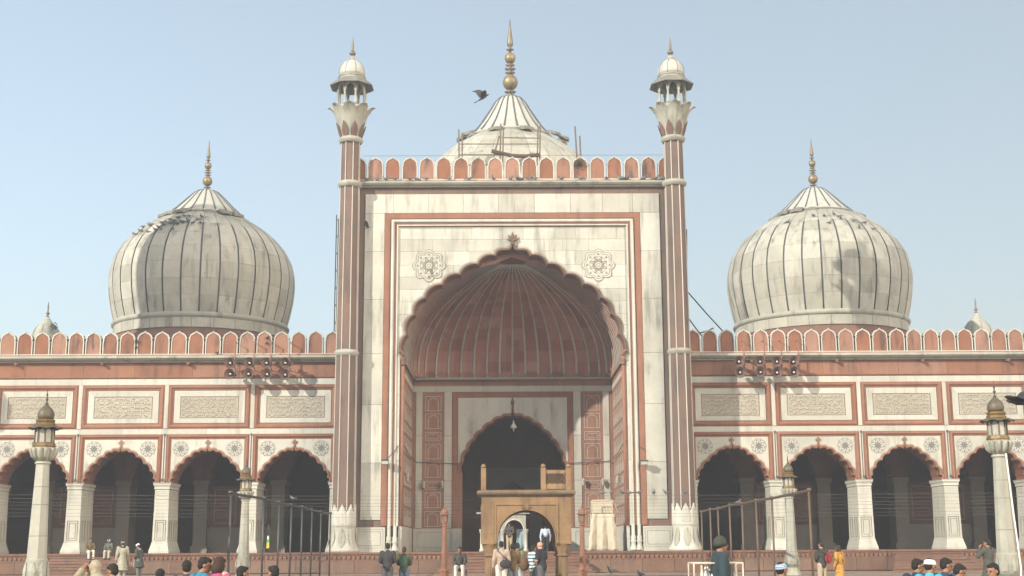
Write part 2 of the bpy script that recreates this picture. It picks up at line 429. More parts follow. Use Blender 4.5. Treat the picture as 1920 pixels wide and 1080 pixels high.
# carved script on the tablets: rows of pen strokes, different in each bay
def script(cx):
    mb = MB(); x0, x1, z0, z1 = cx - 1.38, cx + 1.38, 8.0, 9.02
    q = random.Random(int(cx*100))
    for row in range(5):
        zb = z0 + .04 + row*.204; x = x0 + .03
        while x < x1 - .06:
            w = q.uniform(.025, .065); h = q.uniform(.03, .10); ty = q.random()
            if ty < .4: pts = [(x, zb + h*.3), (x + w*.3, zb), (x + w, zb + .01), (x + w, zb + h*.7)]
            elif ty < .7: pts = [(x, zb + .03), (x + .01, zb + .13)]
            elif ty < .9: pts = [(x, zb + .09), (x + w*.5, zb + .05), (x + w, zb + .08), (x + w*1.3, zb + .03)]
            else: pts = [(x, zb + .12), (x + .025, zb + .145)]
            for a, b in zip(pts, pts[1:]):
                a = Vector(a); b = Vector(b); d = (b - a).normalized(); n = Vector((-d.y, d.x))*.009
                a2 = [a - n, b - n, b + n, a + n]
                mb.add([(p.x, 64.990, p.y) for p in a2], [(0, 1, 2, 3)])
            x += w*.75 + q.uniform(.008, .02)
    o = mp('inscription', mb, inlay_line, kind='stuff')
for cx in bays:
    if abs(cx) < 28: script(cx)

# piers between the bays with marble strip, colonnette, down-pipe
def pier_mesh():
    b = MB()
    def ring(w, d, z): return [(-w, -d[0], z), (w, -d[0], z), (w, d[1], z), (-w, d[1], z)]
    prof = [(.49, .26, 1.40), (.49, .26, 1.50), (.46, .23, 1.60), (.40, .15, 1.84), (.395, .13, 1.90), (.385, .13, 1.93)]
    vs = []
    for w, e, z in prof: vs += ring(w, (e, 1.75 + e), z)
    fs = []
    for i in range(len(prof)-1):
        for k in range(4): fs.append((i*4+k, i*4+(k+1) % 4, (i+1)*4+(k+1) % 4, (i+1)*4+k))
    base = MB().add(vs, fs)
    vs = []
    for w, e, z in ((.37, .11, 1.93), (.34, .07, 4.46)): vs += ring(w, (e, 1.75 + e), z)
    shaft = MB().add(vs, [(k, (k+1) % 4, (k+1) % 4+4, k+4) for k in range(4)])
    vs = []; prof = [(.35, .08, 4.46), (.39, .12, 4.50), (.37, .10, 4.54), (.37, .10, 4.60), (.43, .15, 4.70), (.42, .13, 4.74), (.455, .16, 4.80)]
    for w, e, z in prof: vs += ring(w, (e, 1.75 + e), z)
    fs = []
    for i in range(len(prof)-1):
        for k in range(4): fs.append((i*4+k, i*4+(k+1) % 4, (i+1)*4+(k+1) % 4, (i+1)*4+k))
    fs.append((24, 25, 26, 27))
    return base, shaft, MB().add(vs, fs)
pb, ps, pc = pier_mesh()
pier0 = ps.build('pier', marble, mosque, loc=(0, 65, 0))
def sub(mb, nm, mat, par, **k):
    me = bpy.data.meshes.new(nm); me.from_pydata(mb.v, [], mb.f); me.materials.append(mat)
    if k.get('smooth'): me.shade_smooth()
    o = bpy.data.objects.new(nm, me); COL.objects.link(o); o.parent = par; return o
sub(pb, 'base', marble, pier0); sub(pc, 'capital', marble, pier0)
pl = MB()
for (ww, z0, z1, t) in ((.26, 2.02, 2.98, .018), (.16, 2.12, 2.88, .014)):
    yy = -.118
    for u0, u1, w0, w1 in ((-ww, ww, z0, z0+t), (-ww, ww, z1-t, z1), (-ww, -ww+t, z0+t, z1-t), (ww-t, ww, z0+t, z1-t)): pl.box(u0, u1, yy, yy+.03, w0, w1)
    for s_ in (-1, 1):
        X0, X1 = (.362, .376) if s_ > 0 else (-.376, -.362)
        for c_ in (.45, 1.3):
            for u0, u1, w0, w1 in ((-ww, ww, z0, z0+t), (-ww, ww, z1-t, z1), (-ww, -ww+t, z0+t, z1-t), (ww-t, ww, z0+t, z1-t)): pl.box(X0, X1, c_+u0, c_+u1, w0, w1)
sub(pl, 'panel_line', inlay_line, pier0)
jl = MB()
for z in (4.36, 4.26, 4.14, 3.98):
    e = .07 + (4.46-z)/2.53*.04; w = .34 + (4.46-z)/2.53*.03
    jl.box(-w-.012, w+.012, -e-.012, 1.75+e+.012, z, z+.035)
sub(jl, 'moulding', marble, pier0)
strip0 = MB().box(-.095, .095, -.045, .015, 7.46, 9.65).build('marble_strip', marble, mosque, loc=(0, 65, 0))
col0 = MB().box(-.095, .095, -.02, .015, 4.81, 7.2).lathe([(.05, 4.81), (.05, 7.2)], 10, (-.045, -.02, 0)).lathe([(.04, 4.81), (.04, 7.2)], 10, (.055, -.02, 0)).build('colonnette', marble, mosque, loc=(0, 65, 0))
dp = MB().tube([(0.0, -.06, 4.95), (0, -.06, 7.16)], .016, 6).lathe([(.05, 4.86), (.07, 4.93), (.05, 5.0)], 10, (0, -.16, 0)).tube([(0, -.06, 5.0), (0, -.16, 5.0)], .015, 6).lathe([(.05, 7.1), (.05, 7.2)], 8, (0, -.08, 0))
pipe0 = dp.build('drain_pipe', iron_rust, mosque, loc=(0, 65, 0))
px = [s*(BAY0 - HB + PITCHX*k) for k in range(6) for s in (-1, 1)]
f0 = True
for x in px:
    for o in (pier0, strip0, col0, pipe0):
        if abs(abs(x) - (BAY0-HB)) < .01 and o is not pier0: continue
        inst(o, mosque, (x, 0, 0))
bpy.data.objects.remove(strip0)
for o in (col0, pipe0): bpy.data.objects.remove(o)
for ch in list(pier0.children): bpy.data.objects.remove(ch)
bpy.data.objects.remove(pier0)
# marble bands, frieze, cornice, wall top
for s in (-1, 1):
    def bx(nm, a, b_, y0, y1, z0, z1, mat):
        x0, x1 = (a, b_) if s > 0 else (-b_, -a); return mp(nm, MB().box(x0, x1, y0, y1, z0, z1), mat)
    x = 8.7; 
    while x < 30.2:
        w = min(rnd.uniform(1.9, 2.6), 30.25 - x)
        bx('marble_band', x + .004, x + w - .004, 64.955, 65.019, 7.175, 7.435, marble)
        bx('marble_band', x + .004, x + w - .004, 64.955, 65.019, 9.635, 9.93, marble)
        x += w
        if 30.25 - x < .3: break
    bx('string_course', 8.7, 30.3, 64.93, 65.6, 9.955, 9.985, red_frame); bx('string_course', 8.7, 30.3, 64.90, 65.6, 9.99, 10.03, red_frame)
    x = 8.7
    while x < 30.2:
        w = min(rnd.uniform(1.7, 2.9), 30.25 - x)
        bx('frieze_block', x + .006, x + w - .006, 64.97 - rnd.uniform(0, .008), 65.6, 10.035, 10.74, red); x += w
        if 30.25 - x < .3: break
    c = MB(); pr = [(65.4, 10.742), (64.80, 10.742), (64.80, 10.79), (64.62, 10.84), (64.50, 10.93), (64.50, 10.99), (64.62, 11.06), (64.80, 11.07), (65.4, 11.07)]
    x0, x1 = (8.6, 30.4) if s > 0 else (-30.4, -8.6)
    k = len(pr); c.add([(x0, y, z) for y, z in pr] + [(x1, y, z) for y, z in pr], [(i, i+1, k+i+1, k+i) for i in range(k-1)] + [tuple(range(k-1, -1, -1)), tuple(range(k, 2*k))])
    mp('cornice', c, marble_old)
    bx('coping', 8.6, 30.4, 64.83, 65.45, 11.075, 11.135, red_frame); bx('coping', 8.6, 30.4, 64.86, 65.42, 11.14, 11.185, marble)
    for k in range(5):      # rain spouts under the cornice
        for q in (-.0,):
            xx = s*(BAY0 + PITCHX*k + HB*(0 if k % 1 else 0) + 1.1)
            mp('rain_spout', MB().box(xx - .08, xx + .08, 64.72, 65.0, 10.63, 10.738).box(xx - .05, xx + .05, 64.66, 64.74, 10.60, 10.70), red_dark)
# merlons
def merlon_proto():
    w = .385
    def outline(k):
        e = 1 - k
        pts = [(w, 0), (w, .67), (w*.89, .71), (w*.985, .77), (w*.96, .84), (w*.86, .89), (w*.85, .94), (w*.74, .995), (w*.59, 1.015), (w*.53, 1.055), (w*.33, 1.08), (w*.14, 1.10), (0, 1.17)]
        pts = [(x - e*(1 if x > 0 else 0)*min(1, x/.15) if True else x, max(0, z - e*(z > .8)*1.0)) for x, z in pts]
        return pts + [(-x, z) for x, z in reversed(pts[:-1])]
    o, i = outline(1), outline(1-.048)
    body = MB().prism(outline(1-.015), -.10, .25)
    k = len(o); rim = MB()
    vs = [(x, .0, z) for x, z in o] + [(x, -.135, z) for x, z in o] + [(x, -.135, z) for x, z in i] + [(x, -.09, z) for x, z in i]
    rim.add(vs, [(q*k+a, q*k+(a+1) % k, (q+1)*k+(a+1) % k, (q+1)*k+a) for q in range(3) for a in range(k-1)])
    return body, rim
mbody, mrim = merlon_proto()
m0 = mbody.build('merlon', red_lite, mosque, loc=(0, 0, 0)); sub(mrim, 'border', marble, m0)
k = 0
for s in (-1, 1):
    for k in range(25): inst(m0, mosque, (s*(9.05 + .857*k), 65.05 + rnd.uniform(-.012, .012), 11.185), rot=(R(rnd.uniform(-.6, .6)), R(rnd.uniform(-.5, .5)), R(rnd.uniform(-1, 1))), scale=(1, 1, rnd.uniform(.985, 1.012)), base=MO)
for k in range(-9, 10): inst(m0, mosque, (k*.856, 63.25, 19.72), rot=(R(rnd.uniform(-.6, .6)), R(rnd.uniform(-.5, .5)), R(rnd.uniform(-1, 1))), base=MO)
for s in (-1, 1):
    hm = MB(); pts = [(-.385, 0), (-.385, .76), (-.335, .90), (-.2, .97), (-.1, 1.05), (-.09, 1.13), (0, 1.17)]
    inst(m0, mosque, (s*8.9*.857*.98, 63.25, 19.72), scale=(.5, 1, .95), base=MO) if False else None
bpy.data.objects.remove(m0.children[0]); bpy.data.objects.remove(m0)

# ---- inside of the wings: inner row of pillars, alternate walls and openings, ceiling, back wall
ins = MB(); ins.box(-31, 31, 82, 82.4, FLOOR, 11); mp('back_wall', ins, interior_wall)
mp('roof', MB().box(-31.4, -7.9, 65.2, 90, 10.80, 11.06).box(7.9, 31.4, 65.2, 90, 10.80, 11.06).box(-7.9, 7.9, 71.5, 90, 10.8, 11.06), interior)
mp('side_wall', MB().box(-31.4, -31.1, 65.0, 90, FLOOR - .1, 10.8).box(31.1, 31.4, 65.0, 90, FLOOR - .1, 10.8), red)
for s in (-1, 1):
    for k in range(5):
        x = s*(12.75 + 4.2*k)
        mp('inner_pillar', MB().box(x - .36, x + .36, 71.9, 73.2, 1.75, 5.0).box(x - .46, x + .46, 71.8, 73.3, FLOOR - .012, 1.75).box(x - .44, x + .44, 71.82, 73.28, 5.0, 5.25), interior)
        if k in (0, 2):
            x0, x1 = sorted((x + s*.37, x + s*3.83))
            mp('inner_wall', MB().box(x0, x1, 72.3, 72.7, 2.75, 5.0), interior_wall)
            mp('inner_dado', MB().box(x0, x1, 72.2, 72.7, FLOOR - .012, 2.745), interior)
            for q in range(2):
                cx = x0 + .9 + q*1.66
                mp('inner_panel', MB().sweep([(cx-.6, 2.95), (cx-.6, 4.8), (cx+.6, 4.8), (cx+.6, 2.95)], [(0, 72.298), (0, 72.27), (.06, 72.27), (.06, 72.298)], closed=True), interior)
    x0, x1 = sorted((s*6.2, s*31.1))
    pts_in = cusp([(0, 7.4), (.5, 7.1), (1.0, 6.7), (1.4, 6.1), (1.6, 5.5), (1.65, 5.26)], .08, 0, 4)
    for k in range(-1, 5):
        cx = s*(12.75 + 4.2*k + 2.1)
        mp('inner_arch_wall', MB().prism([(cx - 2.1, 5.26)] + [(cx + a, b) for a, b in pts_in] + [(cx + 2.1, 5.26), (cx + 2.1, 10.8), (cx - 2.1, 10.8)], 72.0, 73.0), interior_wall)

# ================================================================== central portal
YF = 63.2
PN = [(0, 16.56), (.885, 15.78), (1.735, 15.35), (2.615, 14.83), (3.5, 14.33), (4.345, 13.66), (4.88, 12.83), (5.24, 11.84), (5.41, 10.68)]
pex = cusp(PN, .21, 0, 8)
JX = 5.52
hole = [(-JX, 1.39), (-JX, 10.68)] + pex + [(JX, 10.68), (JX, 1.39)]
# body of the portal
mp('portal_wall', MB().prism([(-7.85, 1.40)] + [(-JX, 1.40)] + hole[1:-1] + [(JX, 1.40), (7.85, 1.40), (7.85, 19.28), (-7.85, 19.28)], YF + .06, YF + .72), red_shaft)
bw = MB()
for s in (-1, 1):
    x0, x1 = sorted((s*5.62, s*7.85)); bw.box(x0, x1, YF + .722, 71.0, FLOOR - .01, 17.2)
bw.box(-5.62, 5.62, YF + .81, 71.0, 16.8, 17.2)
mp('portal_body', bw, red_shaft)
# marble facing slabs: outer band
def facing(poly, y0=YF, t=.07, name='facing_slab', mat=None):
    mb = MB()
    if clip_plate(mb, poly, hole, y0 - rnd.uniform(0, .006), y0 + t): return mp(name, mb, mat or marble_face)
def rect(x0, x1, z0, z1, g_=.007): return [(x0+g_, z0+g_), (x1-g_, z0+g_), (x1-g_, z1-g_), (x0+g_, z1-g_)]
for s in (-1, 1):
    zz = [2.90, 5.6, 8.4, 10.9, 13.6, 16.0, 17.97]
    for a, b in zip(zz, zz[1:]): x0, x1 = sorted((s*6.36, s*7.34)); facing(rect(x0, x1, a, b))
xs = [-7.34, -5.95, -4.2, -2.45, -.7, 1.1, 2.9, 4.5, 6.0, 7.34]
for a, b in zip(xs, xs[1:]): facing(rect(a, b, 17.97, 18.95))
# inner field, coursed
z = 17.23; row = 0
while z > 2.6:
    h = rnd.choice([.56, .6, .62, .7]); zb = max(z - h, 2.6)
    if z < 10.6: zb = max(z - 1.6, 2.6)
    if z < 10.6: cuts = [-5.65, 5.65]
    else:
        cuts = [-5.65]; 
        while cuts[-1] < 5.65: cuts.append(cuts[-1] + rnd.uniform(.9, 1.9))
        cuts[-1] = 5.65
        if cuts[-1] - cuts[-2] < .35: cuts.pop(-2)
    for a, b in zip(cuts, cuts[1:]):
        mb = MB()
        if z < 10.6:
            for s in (-1, 1):
                x0, x1 = sorted((s*5.52, s*5.65)); mp('jamb_strip', MB().box(x0, x1, YF, YF + .07, zb + .006, z - .006), marble)
        else: facing(rect(a, b, zb, z, .005))
    z = zb; row += 1
# red inner frame, white torus mouldings
def usweep(name, hw, top, zb, prof, mat, angle=35):
    return mp(name, MB().sweep([(-hw, zb), (-hw, top), (hw, top), (hw, zb)], prof), mat, angle=angle)
usweep('frame_moulding', 6.35, 17.96, 2.62, [(0, YF+.06), (0, YF-.01), (.06, YF-.02), (.24, YF-.02), (.28, YF+.0), (.30, YF+.055)], red_frame)
tor = [(0, YF+.055), (.02, YF-.03)] + [(.105 - .075*math.cos(t), YF - .03 - .075*math.sin(t)) for t in [PI*i/8 for i in range(9)]] + [(.19, YF-.03), (.20, YF+.055)]
usweep('roll_moulding', 6.04, 17.66, 2.62, tor, marble, 60)
usweep('fillet', 5.83, 17.45, 2.62, [(0, YF+.055), (0, YF-.015), (.085, YF-.015), (.085, YF+.055)], red_frame)
usweep('fillet', 5.735, 17.36, 2.62, [(0, YF+.05), (0, YF-.05), (.02, YF-.06), (.055, YF-.06), (.075, YF-.02), (.085, YF+.0)], marble)
# thin inlaid line inside
usweep('inlay_line', 5.60, 17.20, 10.8, [(0, YF-.008), (0, YF-.012), (.022, YF-.012), (.022, YF-.008)], inlay_line)
# archivolt of the great arch
a = MB(); inn = cusp(PN, .21, -.09, 8); mid = cusp(PN, .21, -.06, 8); k = len(pex)
ln = []
for c, y in ((cusp(PN, .21, .03, 8), YF+.0), (cusp(PN, .21, .03, 8), YF-.10), (cusp(PN, .21, -.03, 8), YF-.17), (mid, YF-.16), (inn, YF-.08), (inn, YF+.30), (cusp(PN, .21, -.10, 8), YF+.68)): ln += [(x, y, z) for x, z in c]
a.add(ln, [(q*k+i, (q+1)*k+i, (q+1)*k+i+1, q*k+i+1) for q in range(6) for i in range(k-1)])
mp('great_arch_moulding', a, rim_stone, angle=50)
l2 = MB()
for o1, o2 in ((.06, .08), (.12, .135)):
    ll = [(max(-5.6, min(5.6, x)), YF - .010, z) for off in (o1, o2) for x, z in cusp(PN, .21, off, 8)]
    l2.add(ll, [(i, i+1, k+i+1, k+i) for i in range(k-1)])
mp('inlay_line', l2, inlay_line)
# crowning fleuron
f = MB(); f.tube([(0, YF-.10, 16.30), (0, YF-.12, 16.46)], [.10, .085], 10); f.lathe([(.09, 16.42), (.13, 16.46), (.09, 16.50)], 12, (0, YF-.12, 0))
for ang, ln_ in ((0, .44), (38, .36), (-38, .36), (75, .30), (-75, .30)):
    d = Vector((math.sin(R(ang)), 0, math.cos(R(ang)))); p0 = Vector((0, YF-.12, 16.52)); 
    f.tube([p0, p0 + d*ln_*.35, p0 + d*ln_*.7, p0 + d*ln_], [.05, .075, .055, .012], 8)
mp('great_finial', f, red_shaft, smooth=True)
for s in (-1, 1):     # corner colonettes of the opening and springer scrolls
    mp('jamb_colonnette', MB().lathe([(.085, 2.62), (.085, 10.3)], 12, (s*5.36, YF-.0, 0)), red_frame, smooth=True)
    c = MB().lathe([(.10, 10.3), (.15, 10.36), (.10, 10.42), (.14, 10.55), (.17, 10.66), (.12, 10.72)], 12, (s*5.36, YF-.02, 0))
    c.tube([(s*5.36, YF-.05, 10.7), (s*5.40, YF-.14, 10.95), (s*5.50, YF-.16, 11.0), (s*5.56, YF-.14, 10.9)], [.10, .09, .07, .05], 8)
    mp('springer_scroll', c, red_dark, smooth=True)
    for cx in (5.66, 5.95):
        mp('column_base', MB().lathe([(.17, 1.42), (.17, 1.50), (.13, 1.62), (.10, 1.78), (.15, 1.86), (.11, 1.95), (.13, 2.05), (.085, 2.15), (.085, 2.62)], 12, (s*cx, YF-.06, 0)), marble, smooth=True)
    x0, x1 = sorted((s*6.13, s*7.62))
    mp('dado_slab', MB().box(x0, x1, YF-.06, YF+.06, 1.50, 2.56).box(x0-.03, x1+.03, YF-.10, YF+.06, 1.40, 1.497), marble)
    dl = MB()
    for i_, t in ((.09, .014), (.20, .02)):
        for u0, u1, w0, w1 in ((x0+i_, x1-i_, 1.50+i_, 1.50+i_+t), (x0+i_, x1-i_, 2.56-i_-t, 2.56-i_), (x0+i_, x0+i_+t, 1.5+i_+t, 2.56-i_-t), (x1-i_-t, x1-i_, 1.5+i_+t, 2.56-i_-t)):
            dl.box(u0, u1, YF-.066, YF-.058, w0, w1)
    mp('inlay_line', dl, inlay_line)
# rosettes on the spandrels
for s in (-1, 1):
    cx, cz = s*4.19 + .05, 15.28
    def lob(r, amp, n=8, k=8): return [(cx + (r + amp*abs(math.sin(n*t/2)))*math.cos(t + PI/8), cz + (r + amp*abs(math.sin(n*t/2)))*math.sin(t + PI/8)) for t in [2*PI*i/(n*k) for i in range(n*k)]]
    ro = mp('spandrel_rosette', MB().prism(lob(.66, .17), YF-.04, YF-.007), marble)
    li = MB()
    def lring(pa, pb_, y):
        k_ = len(pa); li.add([(x, y, z) for x, z in pa] + [(x, y, z) for x, z in pb_], [(i, (i+1) % k_, k_+(i+1) % k_, k_+i) for i in range(k_)])
    lring(lob(.655, .17), lob(.635, .165), YF-.044); lring(lob(.57, .13), lob(.545, .125), YF-.044)
    oc = lambda r: [(cx + r*math.cos(2*PI*i/8 + PI/8), cz + r*math.sin(2*PI*i/8 + PI/8)) for i in range(8)]
    lring(oc(.46), oc(.44), YF-.044); lring(oc(.10), oc(.075), YF-.044)
    def seg(p, q, w=.014):
        a_, b_ = Vector(p), Vector(q); n_ = (b_-a_).normalized(); n_ = Vector((-n_.y, n_.x))*w
        li.add([(v.x, YF-.045, v.y) for v in (a_-n_, b_-n_, b_+n_, a_+n_)], [(0, 1, 2, 3)])
    O = oc(.45)
    for i in range(8): seg(O[i], O[(i+3) % 8])
    for i in range(8):
        t = 2*PI*i/8; c_ = Vector((cx + .56*math.cos(t), cz + .56*math.sin(t)))
        seg(c_ + Vector((-.05, -.04)), c_ + Vector((.0, .05))); seg(c_ + Vector((.0, .05)), c_ + Vector((.05, -.04))); seg(c_ + Vector((-.04, -.04)), c_ + Vector((.06, -.02)))
        c_ = Vector((cx + .27*math.cos(t + PI/8), cz + .27*math.sin(t + PI/8))); seg(c_ + Vector((-.05, 0)), c_ + Vector((.03, .05))); seg(c_ + Vector((.05, 0)), c_ + Vector((-.02, -.05)))
    me = bpy.data.meshes.new('star_inlay'); me.from_pydata([(x, y - 65, z) for x, y, z in li.v], [], li.f); me.materials.append(inlay_line)
    o = bpy.data.objects.new('star_inlay', me); COL.objects.link(o); o.parent = ro; 
# cornice and coping of the portal
c = MB(); pr = [(YF+.3, 19.285), (YF-.12, 19.285), (YF-.12, 19.33), (YF-.26, 19.38), (YF-.34, 19.46), (YF-.34, 19.50), (YF-.24, 19.56), (YF-.1, 19.57), (YF+.3, 19.57)]; k = len(pr)
c.add([(-7.95, y, z) for y, z in pr] + [(7.95, y, z) for y, z in pr], [(i, i+1, k+i+1, k+i) for i in range(k-1)] + [tuple(range(k-1, -1, -1)), tuple(range(k, 2*k))])
mp('portal_cornice', c, marble_old)
mp('coping', MB().box(-7.7, 7.7, YF-.10, YF+.5, 19.575, 19.63), red_frame); mp('coping', MB().box(-7.7, 7.7, YF-.07, YF+.48, 19.635, 19.715), marble)
mp('portal_roof', MB().box(-7.80, 7.80, YF + .83, 70.9, 17.204, 17.3), interior)

# ---- half dome of the portal
GP = [(10.62, 1.0), (10.72, 1.0), (11.5, .995), (12.2, .975), (12.9, .925), (13.5, .85), (14.0, .765), (14.45, .65), (14.85, .52), (15.15, .40), (15.4, .27), (15.6, .15), (15.75, .07), (15.87, .01)]
def gfun(z):
    for (z0, g0), (z1, g1) in zip(GP, GP[1:]):
        if z <= z1: return g0 + (g1-g0)*(z-z0)/(z1-z0)
    return .02
VX, VY0, VY1 = 5.45, YF + .74, 70.45
def base_path(u):        # u 0..1 from the left front jamb along the side, back and right side
    Ls, Lb = VY1 - VY0, 2*VX; T = 2*Ls + Lb; d = u*T
    if d < Ls: x, y = -VX, VY0 + d
    elif d < Ls + Lb: x, y = -VX + (d - Ls), VY1
    else: x, y = VX, VY1 - (d - Ls - Lb)
    cx, cy = x/VX, (y - VY0)/(VY1 - VY0)      # soften the corner
    l = (abs(cx)**9 + abs(cy)**9)**(1/9); return Vector((cx/l*VX, VY0 + cy/l*(VY1 - VY0)))
def vpt(u, h, push=0.0):
    z = 10.62 + h*(15.87 - 10.62); gg = gfun(z); b = base_path(u)
    return Vector((b.x*gg*(1 - push/VX), VY0 + (b.y - VY0)*gg - push*.7, z - push*.6))
hs = [0, .06, .16, .27, .38, .49, .60, .70, .79, .87, .93, .98, 1.0]
NR = 34
q = random.Random(5); rest = MB()
red_vault2 = stone('sandstone_vault_brown', (.33, .165, .125), (.37, .16, .115), .6, rand=.08, rough=.85)
red_vault3 = stone('sandstone_vault_purple', (.28, .115, .095), (.23, .10, .08), .6, rand=.08, rough=.85)
for i in range(NR):
    for j in range(len(hs)-1):
        P4 = [vpt(i/NR, hs[j]), vpt((i+.5)/NR, hs[j]), vpt((i+1)/NR, hs[j]), vpt((i+1)/NR, hs[j+1]), vpt((i+.5)/NR, hs[j+1]), vpt(i/NR, hs[j+1])]
        P4[1] = P4[1] + (P4[1] - vpt((i+.5)/NR, hs[j], .07)); P4[4] = P4[4] + (P4[4] - vpt((i+.5)/NR, hs[j+1], .07))
        fc = [(0, 1, 4, 5), (1, 2, 3, 4)]
        if 7 <= i < NR-7 and j < 11:
            bk = [p_ + Vector((0, .06, .05)) for p_ in P4]
            fb_ = [(6+a_, 6+d_, 6+c_, 6+b_) for a_, b_, c_, d_ in fc]
            mp('vault_stone', MB().add(P4 + bk, fc + fb_), q.choices([red_vault, red_vault2, red_vault3], [6, 3, 2])[0])
        else: rest.add(P4, fc)
mp('vault_shell', rest, red_vault, kind='stuff')
for i in range(1, NR):
    u = i/NR; kq = 1.15 if .25 < u < .75 else .6
    mp('vault_rib', MB().tube([vpt(u, h, .025) for h in [.035, .06, .11, .16, .22, .27, .33, .38, .44, .49, .55, .60, .66, .70, .75, .79, .84, .87, .90, .93, .96]], [.055*kq]*9 + [.045*kq]*5 + [.035*kq]*7, 5), marble if kq > .8 else marble_grey, smooth=True)
    if .28 < u < .72: mp('rib_foot', MB().tube([vpt(u, 0, .03), vpt(u, .02, .05), vpt(u, .045, .03)], [.13, .09, .05], 6), marble_grey, smooth=True)
vf = [(-gfun(z)*VX - .0, z) for z in [10.62 + 5.24*i/36 for i in range(37)]]
vf = vf + [(-x, z) for x, z in reversed(vf)]
tm_ = MB(); clip_plate(tm_, [(-5.615, 10.64), (5.615, 10.64), (5.615, 16.78), (-5.615, 16.78)], [(x*.995, z-.01) for x, z in vf], YF + .725, YF + .80)
mp('tympanum', tm_, red_vault)
# ledge, bands and back wall
YB = 70.5
mp('vault_ledge', MB().box(-5.5, 5.5, YB-.35, YB, 10.50, 10.62).box(-5.5, -5.28, VY0, YB-.352, 10.50, 10.62).box(5.28, 5.5, VY0, YB-.352, 10.50, 10.62), marble_grey)
IN = [(0, 8.70), (.55, 8.40), (1.08, 8.12), (1.58, 7.72), (2.02, 7.25), (2.38, 6.72), (2.62, 6.15), (2.72, 5.55)]
iin = cusp(IN, .11, 0, 5); iex = cusp(IN, .11, .17, 5)
mp('rear_wall', MB().prism([(-5.6, 1.40), (-2.72, 1.40)] + iin + [(2.72, 1.40), (5.6, 1.40), (5.6, 10.495), (-5.6, 10.495)], YB, YB + .9), red)
mp('rear_spandrel', MB().prism([(-2.94, 5.56)] + [(max(-2.93, min(2.93, x)), z) for x, z in iex] + [(2.94, 5.56), (2.94, 9.55), (-2.94, 9.55)], YB-.04, YB-.002), marble_face)
a = MB(); k = len(iin); ln = []
for c, y in ((iex, YB-.042), (iex, YB-.10), (cusp(IN, .11, .06, 5), YB-.12), (iin, YB-.06), (iin, YB+.2)): ln += [(x, y, z) for x, z in c]
a.add(ln, [(q_*k+i, (q_+1)*k+i, (q_+1)*k+i+1, q_*k+i+1) for q_ in range(4) for i in range(k-1)])
mp('arch_moulding', a, red_frame, angle=50)
mp('arch_finial', MB().tube([(0, YB-.1, 8.75), (0, YB-.1, 9.1), (0, YB-.1, 9.25), (0, YB-.1, 9.55)], [.05, .04, .11, .02], 8), red_dark, smooth=True)
mp('moulded_frame', MB().sweep([(-3.26, 2.62), (-3.26, 9.84), (3.26, 9.84), (3.26, 2.62)], [(0, YB), (0, YB-.05), (.08, YB-.07), (.15, YB-.05), (.26, YB-.05), (.31, YB-.0)]), red_frame, angle=40)
mp('marble_band', MB().box(-5.4, 5.4, YB-.05, YB+.0, 9.87, 10.18), marble)
for s in (-1, 1):
    for (u0, u1) in ((3.28, 3.68), (4.87, 5.2)):
        x0, x1 = sorted((s*u0, s*u1))
        for z0, z1 in ((2.64, 5.1), (5.12, 7.5), (7.52, 9.862)): mp('marble_strip', MB().box(x0, x1, YB-.04, YB-.002, z0, z1), marble)
    x0, x1 = sorted((s*2.74, s*5.3))
    mp('dado_slab', MB().box(x0, x1, YB-.06, YB-.002, 1.40, 2.60), marble)
    dl = MB(); i_, t = .14, .02; x0, x1 = sorted((s*3.3, s*5.1))
    for u0, u1, w0, w1 in ((x0, x1, 1.6, 1.62), (x0, x1, 2.4, 2.42), (x0, x0+t, 1.62, 2.4), (x1-t, x1, 1.62, 2.4)): dl.box(u0, u1, YB-.067, YB-.058, w0, w1)
    mp('inlay_line', dl, inlay_line)
    # side walls
    x0, x1 = sorted((s*5.40, s*5.62))
    mp('jamb_wall', MB().box(x0, x1, YF + .3, YB-.001, 2.62, 10.495), red)
    x0, x1 = sorted((s*5.36, s*5.60))
    mp('jamb_dado', MB().box(x0, x1, YF + .06, YB-.065, 1.40, 2.615), marble)
    x0, x1 = sorted((s*5.375, s*5.397))
    mp('jamb_band', MB().box(x0, x1, YF + .3, YB-.05, 9.9, 10.18), marble)
# inlaid niche motifs
def motif(h):
    mb = MB(); w, t = .425, .022
    for u0, u1, w0, w1 in ((-w, w, 0, t), (-w, w, h-t, h), (-w, -w+t, t, h-t), (w-t, w, t, h-t)): mb.box(u0, u1, -.012, 0, w0, w1)
    if h > .6:
        a1 = cusp([(0, h*.93), (.10, h*.86), (.22, h*.76), (.285, h*.62), (.24, h*.53)], .02, 0, 3); a2 = cusp([(0, h*.93-.03), (.10, h*.86-.025), (.205, h*.76-.02), (.262, h*.62), (.22, h*.54)], .02, 0, 3); k_ = len(a1)
        mb.add([(x, -.012, z) for x, z in a1] + [(x, -.012, z) for x, z in a2], [(i, i+1, k_+i+1, k_+i) for i in range(k_-1)])
        for s in (-1, 1): mb.box(s*.27 - .014, s*.27 + .014, -.012, 0, t, h*.55); mb.box(s*.24-.04, s*.24+.04, -.014, 0, h*.52, h*.545)
    else:
        hx = [(-.34, h/2), (-.24, h*.82), (-.08, h*.82), (0, h*.72), (.08, h*.82), (.24, h*.82), (.34, h/2), (.24, h*.18), (.08, h*.18), (0, h*.28), (-.08, h*.18), (-.24, h*.18)]
        mb.sweep(hx, [(0, -.0), (0, -.012), (.02, -.012), (.02, 0)], closed=True)
    return mb
ma = motif(.80).build('inlay_niche', marble, mosque, loc=(0, 65, 0)); mc = motif(.44).build('inlay_cartouche', marble, mosque, loc=(0, 65, 0))
rows = [(770, 0), (803, 0), (825, 1), (860, 0), (894.6, 0), (917, 1), (951.6, 0), (986.5, 0)]
